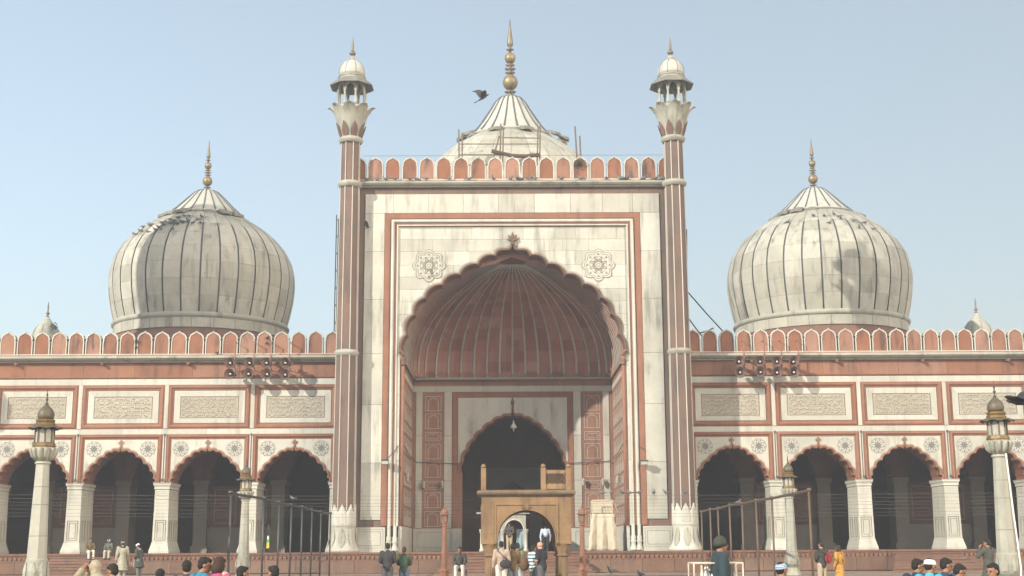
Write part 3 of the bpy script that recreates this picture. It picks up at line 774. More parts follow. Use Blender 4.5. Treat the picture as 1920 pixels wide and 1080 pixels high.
for s in (-1, 1):
    for y, kind_ in rows:
        zz = at(960, y, YB).z
        inst(mc if kind_ else ma, mosque, (s*4.28, YB - 65 - .003, zz))
        for q_ in range(5):
            inst(mc if kind_ else ma, mosque, (s*5.397, YF + 1.15 + q_*1.28 - 65, zz), rot=(0, 0, -s*PI/2))
bpy.data.objects.remove(ma); bpy.data.objects.remove(mc)
# chamber beyond
mp('chamber_wall', MB().box(-5.8, 5.8, 80.5, 80.9, FLOOR, 10.8), interior_wall)
mp('chamber_side', MB().box(-5.9, -5.6, YB + .91, 80.5, FLOOR, 10.79).box(5.6, 5.9, YB + .91, 80.5, FLOOR, 10.79), interior_wall)
mn = cusp([(0, 5.6), (.4, 5.3), (.8, 4.9), (1.0, 4.3), (1.05, 3.9)], .06, 0, 4)
mp('mihrab', MB().prism([(-1.8, 1.4), (-1.05, 1.4)] + mn + [(1.05, 1.4), (1.8, 1.4), (1.8, 6.4), (-1.8, 6.4)], 80.2, 80.49), interior)
# cable running round the portal jambs, electric fittings
cb = MB().tube([at(717, 868, YF-.12), at(740, 846, YF-.1), (-5.4, YF+.1, 6.7), (-5.3, 66.5, 6.25), (-5.15, YB-.1, 6.1), (-2.9, YB-.14, 6.0)], .02, 5)
cb.tube([(2.9, YB-.14, 6.0), (5.15, YB-.1, 6.1), (5.3, 66.5, 6.25), (5.38, YF+.1, 6.65), at(1208, 842, YF-.12)], .02, 5)
mp('cable', cb, iron)

# ================================================================== corner minarets of the portal
def portal_minaret(s):
    cx, cy = s*8.08, 62.82; C = (cx, cy, 0)
    m = thing('tmp', None, None)   # grouping handled below
    bpy.data.objects.remove(m)
    A = [2*PI*(i + .5)/8 for i in range(8)]
    def oc(r, z): return [(cx + r*math.cos(a_), cy + r*math.sin(a_), z) for a_ in A]
    # shaft: four lengths separated by rings
    def rsh(z): return .525 - (z - 3.5)*.0042
    root = MB().lathe([(rsh(3.3)*1.03, 3.3), (rsh(10.72)*1.03, 10.72)], 8, C, ph=PI/8).lathe([(rsh(10.98)*1.03, 10.98), (rsh(19.2)*1.03, 19.2)], 8, C, ph=PI/8).lathe([(rsh(19.45)*1.0, 19.45), (rsh(21.5), 21.5)], 8, C, ph=PI/8).build('minaret_shaft', red_shaft, mosque)
    def sp(nm, mb, mat, smooth=False, angle=None):
        return mb.build(nm, mat, root, smooth=smooth, angle=angle)
    WL[root.name] = MO
    for i in range(8):      # white edge fillets
        a_ = 2*PI*i/8 + PI/8
        def ed(z): r_ = rsh(z)*1.03 + .012; return (cx + r_*math.cos(a_), cy + r_*math.sin(a_), z)
        sp('edge_fillet', MB().tube([ed(3.35), ed(10.75)], .028, 6).tube([ed(10.95), ed(19.25)], .028, 6).tube([ed(19.42), ed(21.5)], .026, 6), marble)
    for z, r_ in ((10.87, .60), (19.33, .62), (21.62, .62)):
        pr = [(r_*.82, -.17), (r_*.9, -.13), (r_*.93, -.09), (r_, -.03), (r_, .04), (r_*.93, .09), (r_*.84, .14)]
        sp('ring_moulding', MB().lathe([(a_, z + b_) for a_, b_ in pr], 24, C), marble_old, smooth=True)
    # lotus base
    pr = [(.80, 1.40), (.80, 1.50), (.74, 1.60), (.64, 1.85), (.585, 2.15), (.58, 2.5), (.60, 2.60), (.63, 2.64), (.60, 2.70), (.57, 2.74)]
    sp('base', MB().lathe(pr, 24, C), marble, smooth=True)
    for i in range(8):
        a_ = 2*PI*i/8; M = Matrix.Translation(C) @ Matrix.Rotation(a_, 4, 'Z')
        w = [(0, .26), (.15, .265), (.40, .25), (.6, .19), (.78, .09), (.92, .0)]
        mb = MB(); vs = []
        for t, ww in w:
            z = 2.70 + t; r_ = .56 - t*.02
            vs += [(r_-.04, -ww, z), (r_+.035, -ww*.6, z), (r_+.055, 0, z), (r_+.035, ww*.6, z), (r_-.04, ww, z)]
        mb.add(vs, [(j*5+i_, j*5+i_+1, (j+1)*5+i_+1, (j+1)*5+i_) for j in range(5) for i_ in range(4)], 0, M)
        sp('base_petal', mb, marble)
        mb = MB(); vs = []
        for t in (0, .25, .5, .75, 1):
            z = 1.62 + t*.85; r_ = .74 - .14*math.sin(t*PI/2) ; ww = .16*math.sin(PI*(.15 + t*.75))
            vs += [(r_-.01, -ww, z), (r_+.03, 0, z), (r_-.01, ww, z)]
        mb.add(vs, [(j*3+i_, j*3+i_+1, (j+1)*3+i_+1, (j+1)*3+i_) for j in range(4) for i_ in range(2)], 0, M)
        sp('base_leaf', mb, marble_old)
    # lotus capital: core, red lower leaves, tall grey petals
    sp('capital_core', MB().lathe([(.50, 21.72), (.50, 21.95), (.62, 22.4), (.74, 23.0), (.80, 23.32), (.7, 23.36)], 16, C), marble_old, smooth=True)
    for i in range(8):
        a_ = 2*PI*i/8 - PI/2; M = Matrix.Translation(C) @ Matrix.Rotation(a_, 4, 'Z')
        mb = MB(); vs = []
        W_ = [(21.76, .53, .10), (21.95, .57, .19), (22.2, .63, .245), (22.5, .70, .285), (22.8, .78, .32), (23.05, .88, .335), (23.22, 1.00, .31), (23.33, 1.12, .24), (23.36, 1.20, .12), (23.33, 1.24, .02)]
        for z, r_, ww in W_:
            for t in (-1, -.5, 0, .5, 1): vs.append((r_ - .10*abs(t)**2 + .0, ww*t, z - .05*abs(t)))
        n0 = len(vs)
        vs += [(x - .045, y, z + .02) for x, y, z in vs]
        fs = []
        for j in range(9):
            for i_ in range(4): b = j*5+i_; fs += [(b, b+1, b+6, b+5), (n0+b, n0+b+5, n0+b+6, n0+b+1)]
        for j in range(9): fs += [(j*5, j*5+5, n0+j*5+5, n0+j*5), (j*5+4, n0+j*5+4, n0+j*5+9, j*5+9)]
        fs.append((45, 46, n0+46, n0+45)); fs.append((46, 47, n0+47, n0+46)); fs.append((47, 48, n0+48, n0+47)); fs.append((48, 49, n0+49, n0+48))
        mb.add(vs, fs, 0, M); sp('lotus_petal', mb, marble_old, angle=50)
        M = Matrix.Translation(C) @ Matrix.Rotation(a_ + PI/8, 4, 'Z')
        mb = MB(); vs = []
        for z, r_, ww in ((21.76, .52, .14), (22.0, .60, .19), (22.25, .68, .13), (22.48, .745, .0)): vs += [(r_, -ww, z), (r_ + .05, 0, z), (r_, ww, z)]
        mb.add(vs, [(j*3+i_, j*3+i_+1, (j+1)*3+i_+1, (j+1)*3+i_) for j in range(3) for i_ in range(2)], 0, M)
        sp('lower_leaf', mb, rim_stone)
    # kiosk
    kc = marble_old
    for i in range(8):
        a_ = 2*PI*i/8 + PI/8
        x_, y_ = cx + .70*math.cos(a_), cy + .70*math.sin(a_)
        sp('kiosk_column', MB().lathe([(.085, 23.36), (.085, 23.45), (.06, 23.5), (.055, 24.05), (.085, 24.12)], 8, (x_, y_, 0)), kc, smooth=True)
        r_ = .70*math.cos(PI/8); hw = .70*math.sin(PI/8)
        ar = [(0, 24.46), (.08, 24.40), (.15, 24.32), (.19, 24.2), (.20, 24.08)]
        c_ = cusp(ar, .015, 0, 3)
        M = Matrix.Translation(C) @ Matrix.Rotation(2*PI*i/8 + PI/2 , 4, 'Z')
        sp('kiosk_arch', MB().prism([(-hw, 24.08)] + c_ + [(hw, 24.08), (hw, 24.72), (-hw, 24.72)], -r_-.04, -r_+.04, 0, M), kc)
    sp('eave', MB().lathe([(.70, 24.62), (1.14, 24.40), (1.15, 24.44), (.74, 24.80), (.1, 24.80)], 8, C, ph=PI/8, cap=False), stone('eave_stone%d' % (s+1), (.20, .20, .18), (.15, .15, .14), 2, rand=0))
    sp('drum', MB().lathe([(.66, 24.80), (.66, 24.90), (.70, 24.92), (.68, 24.98)], 24, C), kc, smooth=False)
    cone = [(.65, 24.98), (.68, 25.12), (.66, 25.32), (.58, 25.52), (.45, 25.70), (.30, 25.83), (.2, 25.92)]
    sp('cupola', MB().lathe(cone, 24, C), marble, smooth=True)
    for i in range(8):
        a_ = 2*PI*i/8 + PI/8
        sp('cupola_rib', MB().tube([(cx + (r_+.004)*math.cos(a_), cy + (r_+.004)*math.sin(a_), z) for r_, z in cone], .012, 4), inlay_dark)
    sp('cupola_cap', MB().lathe([(.36, 25.80), (.27, 25.88), (.16, 25.98), (.10, 26.08), (.06, 26.14)], 8, C), kc)
    sp('finial', MB().lathe([(.05, 26.12), (.12, 26.18), (.06, 26.22), (.09, 26.25), (.16, 26.33), (.16, 26.40), (.08, 26.48), (.05, 26.52), (.09, 26.55), (.045, 26.6), (.07, 26.72), (.05, 26.9), (.02, 27.1), (.006, 27.25)], 12, (cx, cy, -.12)), copper, smooth=True)
for s in (-1, 1): portal_minaret(s)

# ================================================================== domes
def dome(cx, cy, sc, z0, prof, nrib, ncourse, front, finial_s, label, zcol, cone, tilt=0):
    """prof: [(r,z)] from the neck ring to the collar, metres"""
    C = (cx, cy, 0)
    zs = [p[1] for p in prof]
    def rr(z):
        for (r0, a0), (r1, a1) in zip(prof, prof[1:]):
            if z <= a1: return r0 + (r1-r0)*(z-a0)/(a1-a0)
        return prof[-1][0]
    # arc-length samples
    fine = [zs[0] + (zs[-1]-zs[0])*i/200 for i in range(201)]
    L = [0]
    for a_, b_ in zip(fine, fine[1:]): L.append(L[-1] + math.hypot(b_-a_, rr(b_)-rr(a_)))
    def zat(t):
        d = t*L[-1]
        for i in range(200):
            if L[i+1] >= d: return fine[i] + (fine[i+1]-fine[i])*(d-L[i])/max(1e-6, L[i+1]-L[i])
        return fine[-1]
    core = MB().lathe([(rr(zat(i/24)) - .055, zat(i/24)) for i in range(25)], 64, C).build('dome', inlay_dark, mosque, smooth=True)
    WL[core.name] = MO
    q = random.Random(int(cx) + 3)
    cuts = [0] + [(i + q.uniform(-.12, .12)*0)/ncourse for i in range(1, ncourse)] + [1]
    back = MB()
    def patch(mb, a0, a1, t0, t1, th):
        vs = []; na = 2
        for j in range(4):
            t = t0 + (t1-t0)*j/3; z = zat(t); r_ = rr(z)
            for i in range(na+1):
                a_ = a0 + (a1-a0)*i/na; vs.append((cx + (r_+th)*math.cos(a_), cy + (r_+th)*math.sin(a_), z))
        n0 = len(vs)
        for j in (0, 3):
            t = t0 + (t1-t0)*j/3; z = zat(t); r_ = rr(z) - .06
            for i in range(na+1): a_ = a0 + (a1-a0)*i/na; vs.append((cx + r_*math.cos(a_), cy + r_*math.sin(a_), z))
        fs = [(j*3+i, j*3+i+1, (j+1)*3+i+1, (j+1)*3+i) for j in range(3) for i in range(2)]
        fs += [(n0, n0+1, 1, 0), (n0+1, n0+2, 2, 1), (9, 10, n0+4, n0+3), (10, 11, n0+5, n0+4)]
        return mb.add(vs, fs)
    step = 2*PI/nrib; hw = step*.5
    for i in range(nrib):
        ac = -PI/2 + (i + .5)*step; ac = (ac + PI) % (2*PI) - PI
        isf = abs(ac + PI/2) < front*step + .01
        for j in range(ncourse):
            t0, t1 = cuts[j], cuts[j+1]
            r_ = rr(zat((t0+t1)/2)); gap = min(.05/r_, hw*.2) if (t1 < .82 and cx != 0) else .012/r_
            if isf: 
                mb = patch(MB(), ac - hw + gap, ac + hw - gap, t0 + .0006, t1 - .0006, q.uniform(0, .012)); mb.build('marble_slab', marble_dome, core, angle=40)
            else: patch(back, ac - hw + gap, ac + hw - gap, t0 + .0006, t1 - .0006, 0)
    back.build('rear_slabs', marble_dome, core, kind='stuff')
    # neck ring, white band, red drum
    r0, zz0 = prof[0]
    MB().lathe([(r0-.05, zz0+.06), (r0+.10, zz0+.02), (r0+.17, zz0-.10), (r0+.14, zz0-.22), (r0+.02, zz0-.28)], 64, C, cap=False).build('neck_ring', marble_old, core, smooth=True)
    nb = 26
    for i in range(nb):
        a0 = 2*PI*i/nb
        MB().lathe([(r0-.3, zz0-.27), (r0+.02, zz0-.27), (r0+.02, zz0-.86), (r0-.3, zz0-.86)], 3, C, a0=a0+.002, a1=a0+2*PI/nb-.002, cap=False).build('band_slab', marble_dome, core)
    MB().lathe([(r0-.04, zz0-.85), (r0-.04, zz0-4.2)], 48, C).build('drum', red_dark, core, smooth=True)
    # collar petals and cone cap
    rc, zc = prof[-1]
    npet = 20
    for i in range(npet):
        a_ = 2*PI*i/npet; M = Matrix.Translation(C) @ Matrix.Rotation(a_, 4, 'Z')
        wd = PI*rc/npet*1.0
        vs = []
        for x, z, ww in ((rc-.30, zc+.22, .8), (rc-.02, zc+.10, 1), (rc+.16, zc+.05, 1), (rc+.24, zc-.02, .85), (rc+.32, zc-.01, .6)): vs += [(x, -wd*ww, z), (x, 0, z+.05), (x, wd*ww, z)]
        n0 = len(vs); vs += [(x-.03, y, z-.15) for x, y, z in vs]
        fs = []
        for j in range(4):
            for k_ in range(2): b = j*3+k_; fs += [(b, b+1, b+4, b+3), (n0+b, n0+b+3, n0+b+4, n0+b+1)]
            fs += [(j*3, j*3+3, n0+j*3+3, n0+j*3), (j*3+2, n0+j*3+2, n0+j*3+5, j*3+5)]
        fs += [(12, 13, n0+13, n0+12), (13, 14, n0+14, n0+13)]
        MB().add(vs, fs, 0, M @ Matrix.Rotation(R(q.uniform(-1.5, 1.5)), 4, 'Y')).build('collar_petal', collar_stone, core)
    cp = [(rc-.05, zc+.10)] + cone
    MB().lathe(cp, 48, C).build('cap', marble, core, smooth=True)
    ng = 20
    def cr(t):
        d = t*(len(cp)-2); i = int(min(d, len(cp)-3)); u = d - i; return (cp[i][0]*(1-u) + cp[i+1][0]*u, cp[i][1]*(1-u) + cp[i+1][1]*u)
    for i in range(ng):
        a_ = 2*PI*(i+.5)/ng; pts = []
        for t in (.08, .3, .5, .7, .85, .93): r_, z = cr(t); pts.append((cx + (r_+.012)*math.cos(a_), cy + (r_+.012)*math.sin(a_), z + .01))
        MB().tube(pts, .035*sc, 5).build('cap_groove', inlay_dark, core)
    # finial, gilded balls
    zt = cp[-1][1]; f_ = finial_s
    sk = [(.10, 0), (.24, .05), (.10, .12), (.10, .17), (.26, .22), (.10, .28), (.12, .30)]
    MB().lathe([(r_*f_, zt + z*f_) for r_, z in [(.18, -.05), (.10, 0), (.22, .04), (.09, .10), (.09, .15), (.25, .20), (.09, .27), (.08, .36)]], 16, C).build('finial_neck', copper, core, smooth=True)
    MB().lathe([(r_*f_*.86, zt + z*f_) for r_, z in [(.08, .30), (.20, .34), (.32, .44), (.375, .58), (.375, .68), (.32, .82), (.20, .93), (.10, .98)]], 20, C).build('finial_ball', gold, core, smooth=True)
    MB().lathe([(r_*f_, zt + z*f_) for r_, z in [(.10, .97), (.09, 1.02), (.22, 1.07), (.08, 1.12), (.08, 1.18), (.24, 1.24), (.08, 1.30), (.08, 1.36), (.20, 1.41), (.08, 1.46), (.08, 1.5)]], 16, C).build('finial_discs', copper, core, smooth=True)
    MB().lathe([(r_*f_*.84, zt + z*f_) for r_, z in [(.07, 1.48), (.18, 1.53), (.265, 1.64), (.28, 1.74), (.24, 1.87), (.12, 1.96), (.07, 1.99)]], 20, C).build('finial_ball', gold, core, smooth=True)
    MB().lathe([(r_*f_, zt + z*f_) for r_, z in [(.06, 1.98), (.06, 2.08), (.17, 2.12), (.06, 2.17), (.06, 2.22), (.13, 2.32), (.13, 2.42), (.09, 2.75), (.045, 3.15), (.012, 3.5)]], 14, C).build('finial_spike', copper, core, smooth=True)
    return core
sp_prof = [(5.02, 14.62), (5.20, 15.3), (5.36, 16.1), (5.45, 17.0), (5.42, 17.7), (5.22, 18.5), (4.85, 19.2), (4.30, 19.85), (3.68, 20.38), (3.08, 20.78), (2.50, 21.10)]
sp_cone = [(2.15, 21.42), (1.58, 21.98), (1.10, 22.48), (.76, 22.82), (.60, 22.92), (.42, 23.0), (.2, 23.04)]
KD = 1.03
sp_prof = [(r_*KD, 1.5 + (z-1.5)*KD) for r_, z in sp_prof]; sp_cone = [(r_*KD, 1.5 + (z-1.5)*KD) for r_, z in sp_cone]
dL = dome(-19.05, 79.3, 1, 0, sp_prof, 32, 8, 7, .93, '', 21.7, sp_cone)
dR = dome(19.05, 79.3, 1, 0, sp_prof, 32, 8, 7, .93, '', 21.7, sp_cone)
c_prof = [(5.8, 19.3), (6.0, 20.2), (6.15, 21.2), (6.08, 22.2), (5.8, 23.2), (5.3, 24.1), (4.58, 24.95), (3.72, 25.7), (2.75, 26.35)]
c_cone = [(2.35, 26.75), (1.8, 27.5), (1.3, 28.3), (.98, 28.85), (.75, 29.12), (.45, 29.28), (.25, 29.34)]
dC = dome(0, 78, 1.3, 0, c_prof, 30, 9, 3, 1.47, '', 27, c_cone)
for dd, lb in ((dL, None), (dR, None), (dC, None)): pass
# small kiosk cupolas at the rear corners of the roof
for x in (-30.55, 30.8):
    C = (x, 85, 0)
    k0 = mp('rear_cupola', MB().lathe([(.95, 14.3), (.98, 14.8), (.95, 15.3), (.82, 15.75), (.55, 16.1), (.35, 16.22)], 24, C), marble_old, smooth=True); WL[k0.name] = MO
    MB().lathe([(.48, 16.1), (.42, 16.22), (.28, 16.42), (.14, 16.62), (.05, 16.7)], 10, C).build('cap', marble_old, k0)
    MB().lathe([(.04, 16.68), (.12, 16.72), (.05, 16.77), (.05, 16.82), (.15, 16.92), (.05, 17.0), (.04, 17.05), (.07, 17.1), (.04, 17.15), (.07, 17.3), (.01, 17.7)], 10, C).build('finial', copper, k0, smooth=True)
    MB().lathe([(1.3, 14.0), (.95, 14.32)], 8, C, cap=False).build('eave', marble_old, k0)
    MB().lathe([(.85, 11.0), (.85, 14.1)], 8, C).build('kiosk_body', red_dark, k0)
    for i in range(8):
        a_ = 2*PI*i/8; MB().tube([(x + r_*math.cos(a_), 85 + r_*math.sin(a_), z) for r_, z in ((.985, 14.8), (.955, 15.3), (.825, 15.75), (.555, 16.1))], .015, 4).build('rib', inlay_dark, k0)
# the two tall corner minarets of the hall (just outside the picture; the left one throws its shadow on a dome)
for s in (-1, 1):
    C = (s*33.2, 61.6, 0)
    t0 = mp('tall_minaret', MB().lathe([(3.0, 0), (2.9, 1.4), (2.35, 11), (2.1, 20), (1.8, 30), (1.7, 34)], 16, C), red_shaft); WL[t0.name] = MO
    for z, r_ in ((11.5, 3.0), (20.5, 2.7), (30.5, 2.5)): MB().lathe([(r_*.72, z-.6), (r_, z), (r_, z+.9), (r_*.95, z+.9), (r_*.95, z+.1)], 16, C, cap=False).build('gallery', red_shaft, t0)
    MB().lathe([(1.7, 37.0), (2.4, 36.6), (2.4, 36.7), (1.6, 37.3), (1.65, 38.2), (1.2, 39.2), (.4, 39.9), (.1, 41)], 12, C).build('cupola', marble_old, t0, smooth=True)
    for i in range(8): a_ = 2*PI*i/8; MB().lathe([(.14, 34), (.14, 37)], 6, (C[0]+1.4*math.cos(a_), C[1]+1.4*math.sin(a_), 0)).build('column', marble, t0)

# ================================================================== things in and around the mosque
# ---- octagonal marble lamp columns
def lamp_column(name, label, X, Y, sc, group='octagonal marble lamp columns'):
    t = local(name, label, 'lamp column', group)
    def b(nm, mb, mat, **k): return mb.build(nm, mat, t, **k)
    b('pedestal', MB().lathe([(.52, 0), (.52, .12), (.44, .16), (.40, .42), (.30, .66), (.26, .78), (.30, .84)], 8, ph=PI/8), marble_old)
    b('base', MB().lathe([(.24, .84), (.285, .90), (.31, 1.02), (.30, 1.18), (.265, 1.34), (.27, 1.37), (.255, 1.40)], 16), marble_old, smooth=True)
    for i in range(8):
        a_ = 2*PI*i/8
        M = Matrix.Rotation(a_, 4, 'Z')
        b('base_leaf', MB().add([(.31, -.07, .93), (.345, 0, .95), (.31, .07, .93), (.315, -.09, 1.1), (.34, 0, 1.1), (.315, .09, 1.1), (.295, -.05, 1.25), (.31, 0, 1.27), (.295, .05, 1.25), (.30, 0, 1.33)], [(0, 1, 4, 3), (1, 2, 5, 4), (3, 4, 7, 6), (4, 5, 8, 7), (6, 7, 9), (7, 8, 9)], 0, M), marble_old)
    b('shaft', MB().lathe([(.245, 1.40), (.165, 3.78)], 8, ph=PI/8), marble_old)
    for z_, r_ in ((1.96, .230), (2.75, .203), (3.2, .188)): b('joint_ring', MB().lathe([(r_, z_), (r_+.002, z_+.006), (r_, z_+.012)], 8, ph=PI/8, cap=False), inlay_line)
    b('collar', MB().lathe([(.165, 3.78), (.20, 3.80), (.20, 3.83), (.165, 3.86)], 16), marble_old, smooth=True)
    b('capital', MB().lathe([(.165, 3.86), (.20, 3.90), (.265, 4.0), (.295, 4.1), (.30, 4.17), (.325, 4.2), (.27, 4.22)], 16), marble_old, smooth=True)
    for i in range(12):
        a_ = 2*PI*i/12; b('capital_lobe', MB().tube([(.19*math.cos(a_), .19*math.sin(a_), 3.89), (.27*math.cos(a_), .27*math.sin(a_), 4.0), (.305*math.cos(a_), .305*math.sin(a_), 4.12), (.33*math.cos(a_), .33*math.sin(a_), 4.20)], [.03, .05, .06, .05], 6), marble_old, smooth=True)
    b('lantern_base', MB().lathe([(.28, 4.22), (.29, 4.25), (.27, 4.33), (.24, 4.34)], 8, ph=PI/8), lamp_gold)
    for i in range(8):
        a_ = 2*PI*(i+.5)/8; b('lantern_post', MB().tube([(.235*math.cos(a_), .235*math.sin(a_), 4.33), (.235*math.cos(a_), .235*math.sin(a_), 4.75)], .022, 5), lamp_metal)
        M = Matrix.Rotation(2*PI*i/8 + PI/2, 4, 'Z'); r_ = .235*math.cos(PI/8)
        ar = [(-.075, 4.345), (-.075, 4.62), (-.05, 4.68), (0, 4.70), (.05, 4.68), (.075, 4.62), (.075, 4.345)]
        b('glass_pane', MB().prism(ar, -r_+.008, -r_+.014, 0, M), glassm)
        b('lantern_head', MB().prism([(-.09, 4.70), (.09, 4.70), (.09, 4.76), (-.09, 4.76)], -r_-.01, -r_+.012, 0, M), lamp_metal)
    ev = MB(); n = 48; vs = []
    for r_, z_, wv in ((.22, 4.80, 0), (.30, 4.775, .003), (.38, 4.735, .010), (.43, 4.715, .018)):
        for i in range(n): a_ = 2*PI*i/n; vs.append((r_*math.cos(a_)*(1+wv*1.2*math.cos(8*a_)), r_*math.sin(a_)*(1+wv*1.2*math.cos(8*a_)), z_ + wv*math.cos(8*a_)))
    vs += [(x, y, z_-.015) for x, y, z_ in vs]
    fs = [(j*n+i, j*n+(i+1) % n, (j+1)*n+(i+1) % n, (j+1)*n+i) for j in range(3) for i in range(n)]
    fs += [(4*n+j*n+i, 4*n+(j+1)*n+i, 4*n+(j+1)*n+(i+1) % n, 4*n+j*n+(i+1) % n) for j in range(3) for i in range(n)] + [(3*n+i, 3*n+(i+1) % n, 7*n+(i+1) % n, 7*n+i) for i in range(n)]
    b('eave', ev.add(vs, fs), lamp_metal, smooth=True)
    b('drum', MB().lathe([(.25, 4.79), (.25, 4.84), (.22, 4.86), (.24, 4.90), (.24, 4.93), (.20, 4.95)], 8, ph=PI/8), lamp_gold)
    b('cupola', MB().lathe([(.185, 4.94), (.21, 5.02), (.205, 5.10), (.175, 5.18), (.12, 5.25), (.065, 5.30), (.035, 5.34)], 20), lamp_metal, smooth=True)
    b('finial', MB().lathe([(.035, 5.33), (.05, 5.35), (.02, 5.38), (.022, 5.44), (.045, 5.47), (.018, 5.50), (.016, 5.56), (.03, 5.58), (.012, 5.62), (.004, 5.76)], 10), iron, smooth=True)
    t.location = (X, Y, 0); t.scale = (sc, sc, sc); return t
lam = lamp_column('lamp_column', 'tall marble lamp column with bronze lantern near the left edge', at(72, 1000, 32.5).x, 32.5, .955)
def place(src, X, Y, sc, label, rz=0):
    c = copy_tree(src); c.location = (X, Y, 0); c.scale = (sc, sc, sc); c.rotation_euler = (0, 0, rz); c['label'] = label; return c
place(lam, at(1885, 1000, 32.5).x, 32.5, .97, 'tall octagonal marble lamp column at the right edge with a pale pole leaning on it', .2)
place(lam, at(458, 1000, 54).x, 54, .92, 'marble lamp column beside the dark iron railing left of the portal', .35)
place(lam, at(1483, 1000, 54).x, 54, .92, 'marble lamp column between the brown railing and the boy in a striped cap', .1)
tag(MB().tube([at(1886, 850, 32.1), at(1900, 960, 32.0), at(1914, 1062, 31.9), at(1915, 1100, 31.9)], .022, 6).build('leaning_pole', white_paint), 'thin pale pole leaning beside the right marble lamp column', 'pole')

# ---- slim red sandstone lamp posts before the portal
def red_lamp(label, X, Y, top):
    t = local('red_lamp_post', label, 'lamp post', 'red sandstone lamp posts'); k = top/3.35
    def b(nm, mb, mat, **kw): return mb.build(nm, mat, t, **kw)
    b('base', MB().box(-.34, .34, -.34, .34, 0, .28).lathe([(.22, .28), (.19, .62), (.21, .66), (.15, .74), (.12, .84)], 8, ph=PI/8), red_frame)
    b('shaft', MB().lathe([(.125, .84), (.085, 2.45), (.12, 2.48), (.085, 2.52), (.12, 2.60), (.13, 2.66)], 10), red_frame)
    for i in range(8): a_ = 2*PI*i/8; b('lantern_post', MB().tube([(.12*math.cos(a_), .12*math.sin(a_), 2.64), (.13*math.cos(a_), .13*math.sin(a_), 2.93)], .02, 5), red_frame)
    b('lantern_core', MB().lathe([(.06, 2.66), (.06, 2.93)], 8), glassm)
    b('eave', MB().lathe([(.12, 2.92), (.21, 2.93), (.21, 2.96), (.15, 2.99)], 16), red_frame, smooth=True)
    b('cupola', MB().lathe([(.15, 2.98), (.155, 3.04), (.12, 3.12), (.05, 3.17), (.03, 3.2), (.045, 3.23), (.015, 3.27), (.01, 3.36)], 14), red_frame, smooth=True)
    t.location = (X, Y, 0); t.scale = (1, 1, k); return t
rl = red_lamp('slim red sandstone lamp post left of the central stone pavilion', at(833, 1040, 54).x, 54, 3.3)
c = copy_tree(rl); c.location = (at(1092, 1040, 54).x, 54, 0); c['label'] = 'slim red sandstone lamp post between the stone pavilion and the draped stand'

# ---- sloping-looking pipe railings along the carpet path
def pipe_frame(label, side, posts, mat):
    """posts: photograph x of each post; the frame stands parallel to the path at x = side"""
    t = thing('pipe_frame', label, 'railing', (0, 0, 0), 0, 'tall pipe frames either side of the path')
    tops = []
    for px_ in posts:
        lo, hi = 20.0, 64.0
        for _ in range(40):
            m_ = (lo+hi)/2; xx = at(px_, 945, m_).x
            if (xx < side) == (side > 0): lo = m_
            else: hi = m_
            if side < 0 and False: pass
        Y = (lo+hi)/2; h = 3.06 + rnd.uniform(-.03, .03); tops.append((side, Y, h))
        MB().tube([(side, Y, 0), (side + rnd.uniform(-.02, .02), Y, h)], .034, 8).build('post', mat, t, smooth=True)
        MB().lathe([(.05, h - .02), (.075, h + .02), (.06, h + .06), (.01, h + .08)], 8, (side, Y, 0)).build('post_cap', mat, t)
    for a_, b_ in zip(tops, tops[1:]): MB().tube([a_, b_], .042, 6).build('top_rail', mat, t)
    return t
pipe_frame('tall dark iron posts joined by a top pipe, left of the portal', -7.95, [432, 495, 523, 546, 567, 585, 602, 620], iron)
pipe_frame('tall brown iron posts joined by a rusty top pipe, right of the portal', 8.05, [1518, 1447, 1418, 1390, 1368, 1346, 1331, 1314], iron_rust)
bg_ = local('hanging_bag', 'green and yellow bag hung from a dark railing post left of the portal', 'bag')
p_ = at(497, 1022, 47.3)
MB().tube([(0, 0, .9), (.06, 0, .6), (.05, 0, .25)], .02, 5).tube([(0, 0, .95), (-.03, 0, .6), (.0, 0, .25)], .015, 5).build('strap', iron, bg_)
MB().box(-.06, .06, -.05, .05, -.28, .0).build('bag_body', plain('bag_yellow', (.55, .45, .05), .6), bg_)
MB().box(-.055, .055, -.045, .045, .0, .16).build('bag_top', plain('bag_green', (.08, .35, .12), .6), bg_)
MB().box(-.04, .04, -.04, .04, .16, .34).build('bag_label', white_paint, bg_); bg_.location = p_ + Vector((.12, -.1, .08)); bg_.scale = (.75, .75, .7)

# ---- wires strung across the courtyard
for i, (y, Y) in enumerate([(927, 50), (934, 50.3), (941, 50.6), (946.5, 50.9), (954, 51.2), (961, 51.5), (967, 51.8)]):
    a_, m_, b_ = at(-60, y, Y), at(960, y + 1.5, Y), at(1980, y - 4, Y)
    pts = [a_ + (b_ - a_)*t_ + Vector((0, 0, -4*t_*(1-t_)*.10)) for t_ in [k_/16 for k_ in range(17)]]
    tag(MB().tube(pts, .0062, 4).build('overhead_wire', wire_mat), ['topmost thin wire across the picture, the one pigeons sit on', 'second thin wire from the top of the bundle across the courtyard', 'third thin wire from the top of the bundle across the courtyard', 'middle wire of the seven thin wires across the courtyard', 'third wire from the bottom of the bundle across the courtyard', 'second wire from the bottom of the bundle across the courtyard', 'lowest thin wire of the bundle across the courtyard'][i], 'wire', 'thin wires strung across the courtyard')
tag(MB().tube([(-7.5, YF-.05, 20.93), (7.6, YF-.05, 20.93)], .010, 4).build('parapet_wire', wire_mat), 'thin wire along the tops of the portal battlements', 'wire')

